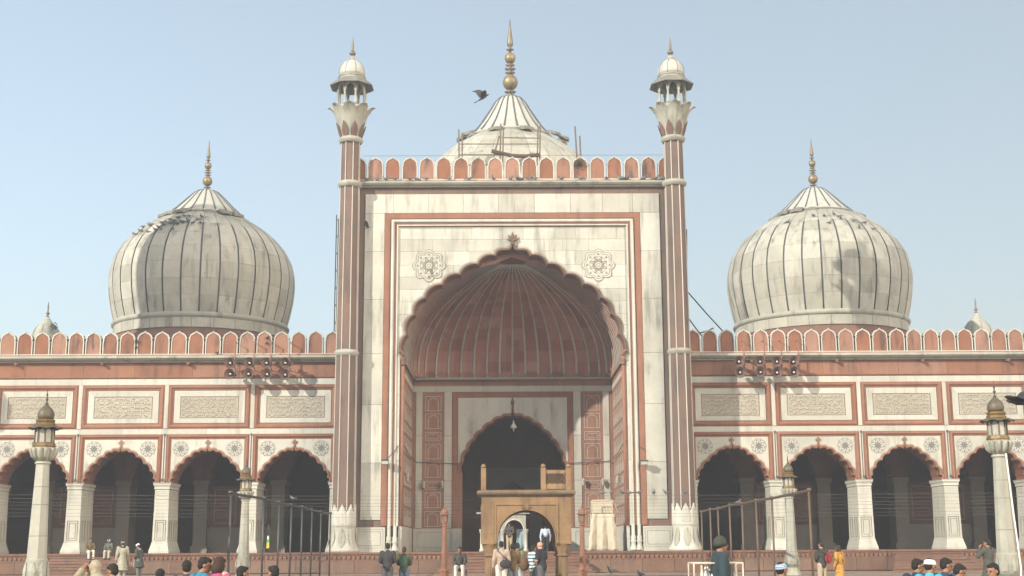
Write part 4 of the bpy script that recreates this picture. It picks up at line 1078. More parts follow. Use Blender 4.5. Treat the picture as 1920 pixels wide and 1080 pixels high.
# ---- loudspeaker horns hung from the battlements
def horn():
    t = local('loudspeaker_horn', 'x', 'loudspeaker')
    # mouth faces -y
    MB().lathe([(.215, 0), (.222, .012), (.20, .05), (.14, .16), (.09, .28), (.06, .38), (.06, .40)], 24, cap=False, M=Matrix.Rotation(-PI/2, 4, 'X')).build('bell', horn_mat, t, smooth=True)
    MB().lathe([(.205, .004), (.19, .05), (.13, .16), (.08, .28), (.03, .34)], 24, cap=False, M=Matrix.Rotation(-PI/2, 4, 'X')).build('bell_inside', horn_in, t, smooth=True)
    MB().lathe([(.005, -.02+.06), (.035, .065), (.045, .10), (.03, .2), (.02, .32)], 12, M=Matrix.Rotation(-PI/2, 4, 'X')).build('phase_plug', white_paint, t, smooth=True)
    MB().lathe([(.075, .39), (.085, .42), (.085, .54), (.05, .58)], 16, M=Matrix.Rotation(-PI/2, 4, 'X')).build('driver', iron, t, smooth=True)
    MB().tube([(.0, .46, .0), (.20, .46, .03)], .02, 5).build('bracket', horn_mat, t)
    return t
H = horn(); H.scale = (1.22,)*3; hl = [(430.8, 680), (466.7, 679.5), (498.3, 680), (533.3, 680), (429.7, 701), (465, 700.5), (500, 701), (534, 702)]
hr = [(1386.5, 677.5), (1425, 677.5), (1456.8, 677.8), (1488.8, 677.5), (1388, 698), (1426, 697.5), (1458, 697.8), (1490, 697.5)]
ordn = ['first', 'second', 'third', 'fourth']
fh = True
for side, lst in (('left', hl), ('right', hr)):
    for i, (x, y) in enumerate(lst):
        o = H if fh else copy_tree(H); fh = False
        o.location = at(x, y, 63.9); o.rotation_euler = (R(rnd.uniform(-4, 4)), 0, R(rnd.uniform(-16, 2)))
        o['group'] = 'loudspeaker horns %s of the portal' % side
        o['label'] = '%s loudspeaker horn from the left in the %s row, %s of the portal' % (ordn[i % 4], 'upper' if i < 4 else 'lower', side)
        if i < 4:
            p0 = at(x, y, 64.48); xo = p0.x + .24
            br = MB().tube([(xo, 64.48, 11.75), (xo, 64.48, lst[4][1] and at(x, lst[i+4][1] + 6, 64.48).z)], .03, 6).tube([(xo, 64.48, 11.7), (xo, 65.0, 11.7)], .025, 5).tube([(xo, 64.48, 10.5), (xo, 64.98, 10.3)], .02, 5)
            tag(br.build('horn_bracket', horn_mat), 'rusty pipe bracket holding the %s pair of loudspeaker horns %s of the portal' % (ordn[i], side), 'bracket', 'pipe brackets for the loudspeakers')

# ---- flood lights on the portal front
for nm, x, y, s in (('left', 722, 867, -1), ('right', 1208, 868, 1)):
    t = local('flood_light', 'small grey flood light fixed to the %s marble border of the great arch' % nm, 'flood light', 'flood lights on the portal')
    MB().box(-.17, .17, -.14, .14, -.10, .10).build('housing', plain('lamp_grey_' + nm, (.25, .27, .27), .4), t)
    MB().box(-.14, .14, -.155, -.14, -.08, .05).build('glass', glassm, t)
    MB().box(-.20, .20, -.20, .10, .10, .125).build('hood', iron, t)
    MB().tube([(0, .1, 0), (0, .45, 0)], .03, 6).build('arm', iron, t); t.location = at(x, y, YF - .42)
# wall lanterns inside the portal
wl0 = None
for i, (x, y, Y) in enumerate([(794, 909, YB-.25), (829, 909, YB-.25), (1094, 904, YB-.25), (1131, 904, YB-.25), (764, 895, 66.0), (1158, 899, 66.2)]):
    if wl0 is None:
        t = wl0 = local('wall_lantern', 'x', 'wall lantern')
        MB().lathe([(.02, -.2), (.07, -.16), (.10, .06), (.12, .08), (.06, .16), (.01, .24)], 8).build('lantern_body', glassm, t)
        MB().tube([(0, 0, .1), (0, .22, .05)], .015, 5).build('arm', iron, t)
    else: t = copy_tree(wl0)
    t.location = at(x, y, Y); t['group'] = 'small wall lanterns inside the portal'
    t['label'] = ['glass wall lantern at the left edge of the left inlaid strip in the portal', 'glass wall lantern at the right edge of the left inlaid strip in the portal', 'glass wall lantern at the left edge of the right inlaid strip in the portal', 'glass wall lantern at the right edge of the right inlaid strip in the portal', 'small glass wall lantern on the shaded side wall of the portal', 'small glass wall lantern on the sunlit side wall of the portal'][i]
    if i >= 4: t.rotation_euler = (0, 0, PI/2 if i == 4 else -PI/2)
# hanging lamp in the inner arch
t = local('hanging_lamp', 'white glass lamp hanging on a long rod in the dark inner arch', 'hanging lamp')
zt, zb = 8.6 + .9, at(963, 803, YB-.3).z
MB().tube([(0, 0, 9.35 - zb), (0, 0, .35)], .02, 5).build('rod', iron, t)
MB().lathe([(.02, .42), (.05, .36), (.04, .28), (.10, .2), (.17, .08), (.16, .02), (.05, -.02), (.03, -.12), (.005, -.2)], 14).build('shade', white_paint, t, smooth=True)
t.location = (at(963, 803, YB-.3).x, YB-.3, zb)

# ---- central sandstone pavilion
DY = 47.0; PX = lambda x: at(x, 1030, DY).x - at(987.5, 1030, DY).x; PZ = lambda y: at(987.5, y, DY).z
pav = thing('stone_pavilion', 'yellow-brown sandstone pavilion on fluted columns before the dark inner arch', 'pavilion', (at(987.5, 1030, DY).x, DY, 0)); PC = Vector(pav.location)
buff_old = stone('sandstone_buff_old', (.20, .14, .085), (.13, .10, .07), 1.2, (.06, .05, .04), .9, .85, .4, .05, spots=.6)
def pvb(nm, mb, mat=buff, **k):
    mb.v = [(x + PC.x, y + PC.y, z) for x, y, z in mb.v]; return mb.build(nm, mat, pav, **k)
HW = PX(1072) ; DEP = 3.3
zc1, zc0, zb1, zcap = PZ(918.5), PZ(931), PZ(931), PZ(1020)
def side_wall(M, w, mir=False):
    """one wall with a round arch between corner piers"""
    ow = w - .56; ah = PZ(956.5); zs = zcap + .06
    arc = [(-ow*math.cos(t_), zs + (ah - zs)*math.sin(t_)**.9) for t_ in [PI*i/24 for i in range(25)]]
    pvb('arch_wall', MB().prism([(-w, zcap), (-ow - .0, zcap)] + arc[0:] + [(ow, zcap), (w, zcap), (w, zc0), (-w, zc0)], 0, .30, 0, M), buff)
    fx = w - .46; ft = PZ(944)
    pvb('frame_moulding', MB(), buff) if False else None
    m_ = MB().sweep([(-fx, zcap + .02), (-fx, ft), (fx, ft), (fx, zcap + .02)], [(0, .0), (0, -.035), (.05, -.035), (.07, -.012), (.09, -.0)]); m_.v = [tuple(M @ Vector(p)) for p in m_.v]; pvb('frame_moulding', m_)
    m_ = MB(); n_ = len(arc); vs = []
    for k_, y_ in ((1.0, -.0), (1.0, -.03), (1.035, -.03), (1.035, 0)): vs += [(x*k_, y_, zs + (z - zs)*k_) for x, z in arc]
    m_.add(vs, [(q_*n_+i, q_*n_+i+1, (q_+1)*n_+i+1, (q_+1)*n_+i) for q_ in range(3) for i in range(n_-1)], 0, M); pvb('arch_moulding', m_)
    lf = MB()
    for a_ in (-60, -30, 0, 30, 60):
        d = Vector((math.sin(R(a_)), 0, math.cos(R(a_)))); p0 = Vector((0, -.03, ah + .04)); lf.tube([p0, p0 + d*.10, p0 + d*.20], [.03, .045, .01], 6, 0, M)
    pvb('carved_leaf', lf)
side_wall(Matrix.Identity(4), HW)
side_wall(Matrix.Translation((0, DEP, 0)) @ Matrix.Rotation(PI, 4, 'Z'), HW)
for s in (-1, 1): side_wall(Matrix.Translation((s*HW, DEP/2, 0)) @ Matrix.Rotation(s*PI/2, 4, 'Z'), DEP/2 - .302)
pr = [(-.0, 0), (.03, 0), (.06, .04), (.14, .07), (.17, .12), (.17, .16), (.14, .20), (.10, zc1 - zc0 - .03), (.10, zc1 - zc0)]
m_ = MB(); vs = []
for d, h in pr: vs += [(-HW-d, -d, zc0+h), (HW+d, -d, zc0+h), (HW+d, DEP+d, zc0+h), (-HW-d, DEP+d, zc0+h)]
m_.add(vs, [(i*4+k_, i*4+(k_+1) % 4, (i+1)*4+(k_+1) % 4, (i+1)*4+k_) for i in range(len(pr)-1) for k_ in range(4)] + [(3, 2, 1, 0), tuple(len(vs)-4+k_ for k_ in range(4))])
pvb('roof_cornice', m_, buff_old)
for sx in (-1, 1):
    for sy in (0, 1):
        cx_, cy_ = sx*(HW - .29), .29 if sy == 0 else DEP - .29
        def flute(r_, z_, fl=.06, n_=32): return [(cx_ + r_*(1 - fl*abs(math.sin(8*t_)))*math.cos(t_), cy_ + r_*(1 - fl*abs(math.sin(8*t_)))*math.sin(t_), z_) for t_ in [2*PI*i/n_ + .05 for i in range(n_)]]
        def loft(rings, nm):
            vs = []; [vs.extend(q_) for q_ in rings]; n_ = len(rings[0]); mm = MB().add(vs, [(j*n_+i, j*n_+(i+1) % n_, (j+1)*n_+(i+1) % n_, (j+1)*n_+i) for j in range(len(rings)-1) for i in range(n_)] + [tuple(range(n_-1, -1, -1)), tuple((len(rings)-1)*n_+i for i in range(n_))]); pvb(nm, mm)
        loft([flute(.19, .35), flute(.17, zcap - .42)], 'fluted_column') if False else loft([flute(.20, .32, .14, 48), flute(.18, zcap - .44, .14, 48)], 'fluted_column')
        loft([flute(.19, zcap-.44, 0), flute(.225, zcap-.41, 0), flute(.225, zcap-.38, 0), flute(.19, zcap-.35, 0), flute(.205, zcap-.30, .08), flute(.25, zcap-.12, .1), flute(.285, zcap-.03, .04), flute(.285, zcap-.001, 0)], 'capital')
        pvb('column_base', MB().box(cx_-.28, cx_+.28, cy_-.28, cy_+.28, 0, .22).lathe([(.27, .22), (.27, .27), (.21, .32)], 16, (cx_, cy_, 0)))
jt = MB()
for z in (zcap + .34, zcap + .70, PZ(944) + .03):
    for sx in (-1, 1):
        xa_, xb_ = sorted((sx*(HW - .44), sx*(HW + .0))); jt.box(xa_, xb_, -.004, .004, z, z + .012)
for x, z0_, z1_ in ((-.62, PZ(944)+.05, zc0-.01), (.05, PZ(944)+.05, zc0-.01), (.78, PZ(944)+.05, zc0-.01), (-HW+.45, zcap+.02, zc0-.01), (HW-.45, zcap+.02, zc0-.01)): jt.box(x-.006, x+.006, -.004, .004, z0_, z1_)
pvb('joint_line', jt, buff_old)
zp = PZ(877)
posts_ = [PX(906.5), PX(1020), PX(1067.5)]
for i, x in enumerate(posts_):
    pvb('rail_post', MB().box(x-.09, x+.09, .02, .20, zc1 - .002, zp))
    pvb('bud_finial', MB().lathe([(.05, zp), (.085, zp+.03), (.09, zp+.07), (.06, zp+.12), (.01, zp+.15)], 10, (x, .11, 0)), buff, smooth=True)
x0, x1 = posts_[1] + .092, posts_[2] - .092; zl0, zl1 = PZ(907), PZ(888)
pvb('rail_frame', MB().box(x0, x1, .06, .16, PZ(917), PZ(917)+.10).box(x0, x1, .07, .15, PZ(911)-.03, zl0).box(x0, x1, .07, .15, zl1, zl1+.13))
lt = MB(); n_ = 5; w_ = (x1-x0)/n_
for i in range(-4, n_+1):
    for sg in (-1, 1):
        a_ = Vector((x0 + i*w_, zl0)) if sg > 0 else Vector((x1 - i*w_, zl0)); b_ = a_ + Vector((sg*(zl1-zl0)*.72, zl1-zl0))
        # clip to the opening
        def clipx(p, q, xa, xb):
            pts = []
            t0_, t1_ = 0, 1; dx = q.x - p.x
            ta, tb = sorted(((xa-p.x)/dx, (xb-p.x)/dx)); t0_, t1_ = max(0, ta), min(1, tb)
            return (p + (q-p)*t0_, p + (q-p)*t1_) if t1_ > t0_ + .02 else None
        r_ = clipx(a_, b_, x0, x1)
        if r_: lt.tube([(r_[0].x, .10 + .006*sg, r_[0].y), (r_[1].x, .10 + .006*sg, r_[1].y)], .015, 4)
pvb('lattice', lt)
pvb('rear_post', MB().box(PX(1060)-.09, PX(1060)+.09, DEP-.2, DEP-.02, zc1 - .002, zp)) if False else None

# ---- white marble canopy inside the portal front
my = 66.3; cn = thing('marble_canopy', 'small white marble canopy with round arches, seen through the stone pavilion', 'canopy', (at(962, 1030, my).x, my, FLOOR - .012)); WL[cn.name] = Vector(cn.location)
mx = lambda x: at(x, 1000, my).x; mz = lambda y: at(962, y, my).z
cols_ = [mx(903), mx(942), mx(986)]
for i in range(2):
    xa, xb = cols_[i], cols_[i+1]; c_ = (xa+xb)/2; hw_ = (xb-xa)/2 - .14; zs = mz(992); za = mz(975)
    arc = [(c_ - hw_*math.cos(t_), zs + (za-zs)*math.sin(t_)) for t_ in [PI*k_/16 for k_ in range(17)]]
    MB().prism([(xa, zs), (xa+.14, zs)] + arc[1:-1] + [(xb-.14, zs), (xb, zs), (xb, mz(963.5)), (xa, mz(963.5))], my, my + .18).build('arch_panel', marble_old, cn)
    m_ = MB(); vs = []; n_ = len(arc)
    for k_, y_ in ((1.0, my), (1.0, my-.03), (1.12, my-.03), (1.12, my)): vs += [(c_ + (x-c_)*k_, y_, zs + (z-zs)*k_) for x, z in arc]
    m_.add(vs, [(q_*n_+j, q_*n_+j+1, (q_+1)*n_+j+1, (q_+1)*n_+j) for q_ in range(3) for j in range(n_-1)]); m_.build('arch_moulding', marble, cn)
for x in cols_:
    for dy in (.09, 1.9):
        MB().lathe([(.13, FLOOR-.012), (.13, FLOOR+.08), (.08, FLOOR+.14), (.075, mz(1000)), (.10, mz(999)), (.13, mz(993)), (.14, mz(992)-.002)], 12, (x, my + dy, 0)).build('column', marble, cn, smooth=True)
MB().box(cols_[0]-.25, cols_[2]+.2, my-.12, my+2.1, mz(963.5)+.002, mz(962)+.05).build('roof_slab', marble_old, cn)
cl_ = thing('blue_curtain', 'pale blue cloth hanging under the marble canopy beside its right column', 'curtain', (mx(976), my + .6, FLOOR)); WL[cl_.name] = Vector(cl_.location)
def drape(x0, x1, y, z0, z1, amp, nf, nx=30, nz=8, flare=0.0, ph=0.0):
    vs = []
    for j in range(nz+1):
        t_ = j/nz; z = z1 + (z0-z1)*t_
        for i in range(nx+1):
            u = i/nx; x = x0 + (x1-x0)*u + (u-.5)*flare*t_; vs.append((x + .02*math.sin(nf*u*3+j), y - amp*(.3+.7*t_)*math.sin(nf*2*PI*u + ph + .5*t_), z))
    n0 = len(vs); vs += [(a_, b_+.012, c_) for a_, b_, c_ in vs]; k_ = nx+1
    fs = [(j*k_+i, j*k_+i+1, (j+1)*k_+i+1, (j+1)*k_+i) for j in range(nz) for i in range(nx)]
    fs += [(n0+a_, n0+d_, n0+c_, n0+b_) for a_, b_, c_, d_ in fs]
    fs += [(i, n0+i, n0+i+1, i+1) for i in range(nx)] + [(nz*k_+i, nz*k_+i+1, n0+nz*k_+i+1, n0+nz*k_+i) for i in range(nx)]
    return MB().add(vs, fs)
drape(mx(968), mx(983), my+.6, FLOOR+.1, mz(992), .03, 2, 12, 4).build('cloth', cloth_blue, cl_, smooth=True)
cl2 = thing('blue_curtain', 'pale blue cloth hanging under the marble canopy beyond its middle column', 'curtain', (mx(934), my + .6, FLOOR)); WL[cl2.name] = Vector(cl2.location)
drape(mx(928), mx(940), my+.6, FLOOR+.1, mz(994), .03, 2, 12, 4).build('cloth', cloth_blue, cl2, smooth=True)

# ---- draped stand at the right foot of the portal
sy = 62.75; sx_ = lambda x: at(x, 1000, sy).x; sz = lambda y: at(1130, y, sy).z
st = thing('draped_stand', 'tall stand covered by a cream cloth, with a strung frame on top', 'draped stand', ((sx_(1103)+sx_(1152))/2, sy, FLOOR)); WL[st.name] = Vector(st.location)
z0, z1 = FLOOR + .02, sz(963)
drape(sx_(1110), sx_(1152), sy - .02, z0, z1, .13, 2.6, 70, 16, .42).build('front_cloth', cloth_cream, st, smooth=True)
drape(sx_(1112), sx_(1150), sy + 1.0, z0, z1, .05, 2, 30, 6, .3).build('rear_cloth', cloth_cream, st, smooth=True)
m_ = drape(0, 1.0, 0, z0, z1, .05, 2.2, 30, 8, .2); M = Matrix.Translation((sx_(1110), sy, 0)) @ Matrix.Rotation(PI/2, 4, 'Z'); m_.v = [tuple(M @ Vector(p)) for p in m_.v]; m_.build('side_cloth', cloth_cream, st, smooth=True)
MB().box(sx_(1110), sx_(1151), sy+.04, sy+.98, z1-.02, z1+.03).build('table_top', wood_dark, st)
fr_ = MB()
zt_ = sz(938)
for x in (sx_(1112), sx_(1149)): fr_.tube([(x, sy+.05, z1), (x, sy+.05, zt_)], .03, 6); fr_.tube([(x, sy+.95, z1), (x, sy+.95, zt_)], .03, 6)
fr_.tube([(sx_(1112), sy+.05, zt_), (sx_(1149), sy+.05, zt_)], .03, 6).tube([(sx_(1112), sy+.95, zt_), (sx_(1149), sy+.95, zt_)], .03, 6)
fr_.build('top_frame', cloth_cream, st)
for i in range(7):
    xa = sx_(1115) + i*.15; MB().tube([(xa, sy+.04, zt_), (xa+.22, sy+.04, z1+.05)], .012, 4).build('string', cloth_cream, st)
MB().box(sx_(1113), sx_(1149), sy+.5, sy+.54, z1+.03, zt_-.05).build('back_cloth', cloth_cream, st)
MB().box(sx_(1152)+.02, sx_(1152)+.08, sy+.1, sy+1.0, FLOOR, z1-.15).build('side_board', wood_dark, st)

# ---- scaffolding
sc_ = thing('scaffold_tower', 'thin lattice scaffold mast standing behind the left minaret of the portal', 'scaffold', (at(628, 600, 67).x, 67, 11.06)); WL[sc_.name] = Vector(sc_.location)
xl, xr = at(627, 600, 67).x, at(627, 600, 67).x + .9; zt_ = at(627, 403, 67).z
for x in (xl, xr):
    for y in (67, 67.8): MB().tube([(x, y, 11.06), (x, y, zt_)], .03, 5).build('upright', iron, sc_)
z = 11.3; i = 0
while z < zt_ - 1:
    MB().tube([(xl, 67, z), (xr, 67, z)], .022, 4).build('rung', iron, sc_)
    MB().tube([(xl, 67, z+.9), (xr, 67, z)], .02, 4).build('brace', iron, sc_); z += .92
c_ = Vector((0, 71.2, 0))
ds = thing('dome_scaffold', 'wooden pole scaffold leaning on the front of the central dome above the battlements', 'scaffold', (0, 71.2, 19.5)); WL[ds.name] = Vector(ds.location)
def pole(x0, y0, x1, y1, Y0=71.2, Y1=71.2, r_=.045, nm='pole', par=None): MB().tube([at(x0, y0, Y0), at(x1, y1, Y1)], r_, 6).build(nm, bamboo, par or ds)
for a_ in [(861, 320, 860, 243), (866, 320, 867, 249), (937, 320, 939, 232), (942, 320, 944, 240), (1007, 310, 1009, 238), (1012, 305, 1013, 233)]: pole(*a_)
for a_ in [(862, 270, 1010, 270), (862, 290, 940, 290), (940, 258, 1012, 259), (866, 310, 940, 308)]: pole(*a_, r_=.03, nm='ledger')
for a_ in [(918, 322, 936, 255), (893, 325, 899, 294)]: pole(*a_, r_=.05, nm='raking_pole')
MB().tube([at(922, 283, 71.1), at(960, 292, 71.1), at(985, 293, 71.1), at(1012, 290, 71.1)], .11, 6).build('plank', wood_dark, ds)
pp = thing('leaning_poles', 'two thin poles standing behind the battlements right of the central dome', 'poles', (at(1085, 300, 68).x, 68, 19.5)); WL[pp.name] = Vector(pp.location)
pole(1083, 320, 1078, 237, 68, 68, .045, 'pole', pp); pole(1090, 320, 1087, 255, 68, 68, .045, 'pole', pp)
for lb, p_, q_ in (('long dark rope slanting from the right minaret down to the battlements', (1290, 548), (1358, 624)), ('short dark rope below the long one beside the right minaret', (1292, 598), (1318, 632)), ('thin stick poking up behind the battlements beside the right minaret', (1313, 624), (1338, 615))):
    tag(MB().tube([at(*p_, 65.8), at((p_[0]+q_[0])/2, (p_[1]+q_[1])/2 + 1, 65.8), at(*q_, 65.8)], .035, 5).build('rope' if 'rope' in lb else 'stick', iron), lb, 'rope' if 'rope' in lb else 'stick')
tag(MB().tube([at(1287, 430, 63.6), at(1287.5, 520, 63.6), at(1288.5, 640, 63.6)], .04, 6).build('cable', iron), 'dark cable running down the outer side of the right minaret', 'cable')

# ---- small plants growing from the masonry
def tuft(label, x, y, Y, sz_, n_=70):
    mb = MB(); q_ = random.Random(int(x*7+y))
    for i in range(n_):
        d = Vector((q_.gauss(0, 1), q_.gauss(0, .7), q_.gauss(.1, .8))); d = d.normalized()*q_.uniform(.15, 1)*sz_; a_ = Vector((q_.uniform(-1, 1), q_.uniform(-1, 1), q_.uniform(-1, 1))).normalized(); b_ = a_.orthogonal().normalized(); l_ = sz_*.26
        mb.add([d + a_*l_, d + b_*l_*.45, d - a_*l_, d - b_*l_*.45], [(0, 1, 2, 3)])
    t_ = local('wall_plant', label, 'plant', 'small plants growing from the masonry')
    mb.build('leaves', leaf, t_); MB().tube([(0, .1, -sz_*.6), (0, 0, 0), (.3*sz_, 0, .3*sz_)], .012, 4).build('stem', bamboo, t_); t_.location = at(x, y, Y)
for a_ in (('bushy little plant on the portal battlements right of the central dome', 1085, 306, 63.0, .27, 110), ('little plant in a gap of the left battlements below the shaded dome', 257, 641, 64.9, .16), ('tiny plant low on the left battlements right of the first one', 256, 652, 64.9, .10), ('small plant at the foot of the left battlements above the horns', 407, 662, 64.7, .13), ('small plant on the left battlements near the portal minaret', 502, 633, 64.85, .14), ('tiny plant at the side of a battlement near the portal minaret', 501, 643, 64.85, .11), ('little bush on the far small cupola at the left', 101, 612, 84, .3)): tuft(*a_)

# ---- white metal rack at the right, behind the man in the knitted cap
ry = 20.5; rk = thing('metal_rack', 'rusty white metal rack with white goods behind the man in the dark knitted cap', 'rack', (at(1346, 1060, ry).x, ry, 0)); WL[rk.name] = Vector(rk.location)
xa, xb = at(1301, 1060, ry).x, at(1393, 1060, ry).x; zt_ = at(1346, 1056, ry).z
rustw = stone('chipped_white', (.62, .60, .55), (.45, .38, .30), 14, (.2, .12, .08), rough=.6, spots=.5, rand=0)
for x in (xa, xb):
    for y in (ry, ry+.6): MB().tube([(x, y, 0), (x, y, zt_)], .014, 6).build('post', rustw, rk)
for y in (ry, ry+.6): MB().tube([(xa, y, zt_), (xb, y, zt_)], .014, 6).build('top_rail', rustw, rk)
for x in (xa, xb): MB().tube([(x, ry, zt_), (x, ry+.6, zt_)], .014, 6).build('side_rail', rustw, rk)
MB().box(xa, xb, ry, ry+.6, .9, .92).build('shelf', rustw, rk)
for i, x in enumerate((xa+.10, xa+.14, xb-.14, xb-.10)): MB().tube([(x, ry, .92), (x + .02*(-1)**i, ry, zt_-.03)], .016, 6).build('bar', rustw, rk)
gd = MB(); q_ = random.Random(3)
for i in range(9):
    x = xa + .2 + i*.042; gd.lathe([(.02, .92), (.05, .96), (.055, 1.04), (.03, 1.10), (.02, 1.17), (.005, 1.2)], 8, (x, ry+.1+q_.uniform(0, .3), q_.uniform(-.02, .06)))
tag(gd.build('white_goods', white_paint), 'cluttered white goods standing in the metal rack at the right', 'goods', kind='stuff')
# ================================================================== birds
def pigeon_proto(name='pigeon', cat='pigeon'):
    t = local(name, 'x', cat)
    b = MB(); rings = []
    for y, z, rx, rz in ((-.17, .10, .008, .006), (-.10, .10, .03, .022), (-.04, .10, .052, .045), (.03, .11, .060, .058), (.08, .135, .048, .052), (.105, .175, .030, .032), (.115, .20, .026, .026), (.135, .215, .022, .022), (.155, .212, .008, .008)):
        rings.append([(rx*math.cos(a_), y, z + rz*math.sin(a_)) for a_ in [2*PI*i/10 for i in range(10)]])
    vs = [p for q_ in rings for p in q_]
    b.add(vs, [(j*10+i, j*10+(i+1) % 10, (j+1)*10+(i+1) % 10, (j+1)*10+i) for j in range(8) for i in range(10)] + [tuple(range(9, -1, -1)), tuple(80+i for i in range(10))])
    b.build('body', pig, t, smooth=True)
    MB().add([(-.02, -.10, .11), (.02, -.10, .11), (.035, -.24, .075), (-.035, -.24, .075), (-.02, -.10, .095), (.02, -.10, .095), (.03, -.235, .068), (-.03, -.235, .068)], [(0, 1, 2, 3), (7, 6, 5, 4), (0, 3, 7, 4), (1, 5, 6, 2), (3, 2, 6, 7)]).build('tail', pigd, t)
    for s in (-1, 1):
        MB().add([(s*.045, .06, .15), (s*.062, .0, .14), (s*.05, -.10, .125), (s*.02, -.19, .105), (s*.035, -.08, .10), (s*.064, .0, .10), (s*.052, .05, .11)], [(0, 1, 5, 6), (1, 2, 4, 5), (2, 3, 4)]).build('wing', pig, t)
        MB().tube([(s*.02, .01, .06), (s*.02, .02, 0)], .006, 4).build('leg', iron_rust, t)
    return t
P0 = pigeon_proto(); pf = [True]
def pigeon(loc, rz, label, group, sc=1.25):
    o = P0 if pf[0] else copy_tree(P0); pf[0] = False
    o.location = loc; o.rotation_euler = (0, 0, rz); o.scale = (sc,)*3; o['label'] = label; o['group'] = group; return o
for i, x in enumerate((1129, 1146, 1167, 1181, 1198, 1226, 1249, 1285)):
    p_ = at(x, 927, 50); p_.z = at(x, 928.5 + (x-960)*-.003, 50).z - .015
    pigeon(p_, rnd.uniform(-2.5, 2.5), ['pigeon on the top wire in front of the inlaid strip, leftmost of its row', 'pigeon on the top wire above the middle of the draped stand', 'pigeon on the top wire right above the draped stand edge', 'pigeon on the top wire before the sunlit red side wall', 'pigeon on the top wire before the red and white border', 'lone dark pigeon on the top wire before the tall marble slab', 'pigeon on the top wire at the right edge of the tall marble slab', 'pigeon on the top wire before the right minaret shaft'][i], 'pigeons sitting on the top wire', 1.0)
pigeon(at(1147, 1078, 50.5), 2.2, 'pale pigeon standing on the pavement in front of the draped stand', 'pigeons on the pavement', 1.5)
pigeon(at(1201, 1083, 52), .6, 'small pigeon on the pavement right of the pale one', 'pigeons on the pavement')
pigeon(at(1383, 947, 43.5), -1.2, 'white-grey pigeon on the brown railing pipe', 'pigeons on the railings', .85)
pigeon(at(549, 939, 46), 1.2, 'grey pigeon on the dark railing pipe', 'pigeons on the railings', .85)
for x in (688, 706, 723, 741, 768, 780, 799, 842, 880, 925, 958, 970, 975, 990, 1004, 1053, 1089, 1137, 1163, 1168, 1177, 1208, 1230, 1241):
    pigeon((at(x, 345, YF-.22).x, YF-.22, 19.56), rnd.uniform(-3, 3), 'pigeon on the ledge below the portal battlements', 'pigeons on the portal ledge', 1.2)
def on_dome(cx, cy, x, y, nm):
    # meet the sight line with the dome surface
    for k_ in range(400):
        Y = cy - 6.2 + k_*.03; p_ = at(x, y, Y); r_ = math.hypot(p_.x - cx, p_.y - cy); R_ = 0
        for (r0, z0_), (r1, z1_) in zip(sp_prof, sp_prof[1:]):
            if z0_ <= p_.z <= z1_: R_ = r0 + (r1-r0)*(p_.z-z0_)/(z1_-z0_)
        if R_ and r_ <= R_: pigeon(p_ + Vector((0, -.03, -.02)), rnd.uniform(-3, 3), 'pigeon on the marble of the %s dome below its collar' % nm, 'pigeons on the %s dome' % nm, 1.15); return
for x, y in [(250,441),(254,442),(262,435),(266,436),(268,428),(276,437),(280,425),(283,423),(291,433),(297,428),(302,432),(307,424),(310,418),(316,420),(319,414),(321,422),(325,416),(329,418),(333,411),(331,420),(337,410),(340,417),(344,419),(352,415),(354,418),(346,407),(355,408),(363,420),(371,414),(376,420),(378,409),(325,432),(303,420),(334,422)]: on_dome(-19.05, 79.3, x, y, 'left')
for x, y in [(1477,419),(1525,407),(1545,407),(1563,404),(1576,412),(1572,408),(1600,416),(1611,429),(1637,432),(1622,420),(1555,420)]: on_dome(19.05, 79.3, x, y, 'right')
def flying(label, loc, span, rot, up=.5, grp=None):
    t = local('flying_bird', label, 'bird', grp)
    b = MB(); rings = []
    for y, rx in ((-.30, .01), (-.18, .03), (-.05, .06), (.08, .065), (.17, .04), (.22, .035), (.27, .01)): rings.append([(rx*math.cos(a_), y, rx*.85*math.sin(a_)) for a_ in [2*PI*i/10 for i in range(10)]])
    b.add([p for q_ in rings for p in q_], [(j*10+i, j*10+(i+1) % 10, (j+1)*10+(i+1) % 10, (j+1)*10+i) for j in range(6) for i in range(10)] + [tuple(range(9, -1, -1)), tuple(60+i for i in range(10))])
    b.build('body', pigd, t, smooth=True)
    MB().add([(-.03, -.18, 0), (.03, -.18, 0), (.09, -.42, 0), (0, -.40, .0), (-.09, -.42, 0), (0, -.2, -.015), (0, -.4, -.012)], [(0, 1, 2, 3, 4), (1, 0, 5), (4, 3, 6), (3, 2, 6)]).build('tail', pigd, t)
    for s in (-1, 1):
        vs = []
        for u, yl, yt, zz in ((.03, .12, -.08, 0), (.25, .16, -.12, up*.15), (.5, .15, -.10, up*.32), (.75, .06, -.10, up*.42), (1.0, -.10, -.14, up*.45)):
            for y_, dz in ((yl, .0), ((yl*.6+yt*.4), .012), (yt, 0)): vs.append((s*u*span, y_, zz + dz))
        n0 = len(vs); vs += [(x, y, z-.012) for x, y, z in vs]
        fs = [(j*3+i, j*3+i+1, (j+1)*3+i+1, (j+1)*3+i) for j in range(4) for i in range(2)]; fs += [tuple(n0+i for i in reversed(f_)) for f_ in fs]
        MB().add(vs, fs).build('wing', pigd, t)
    t.location = loc; t.rotation_euler = rot; return t
flying('dark bird flying in the sky left of the central finial', at(906, 183, 40), .40, (R(38), R(20), R(-62)), .7).scale = (.85, .85, .85)
fb = flying('pigeon flying low over the marble at the left of the portal front', at(689, 427, 60.5), .30, (R(20), R(25), R(-80)), 1.4); fb.scale = (.6, .6, .6)
flying('large grey bird entering at the right edge beside the lamp lantern', at(1916, 752, 14), .26, (R(8), R(-14), R(20)), .25).scale = (.85, .85, .85)

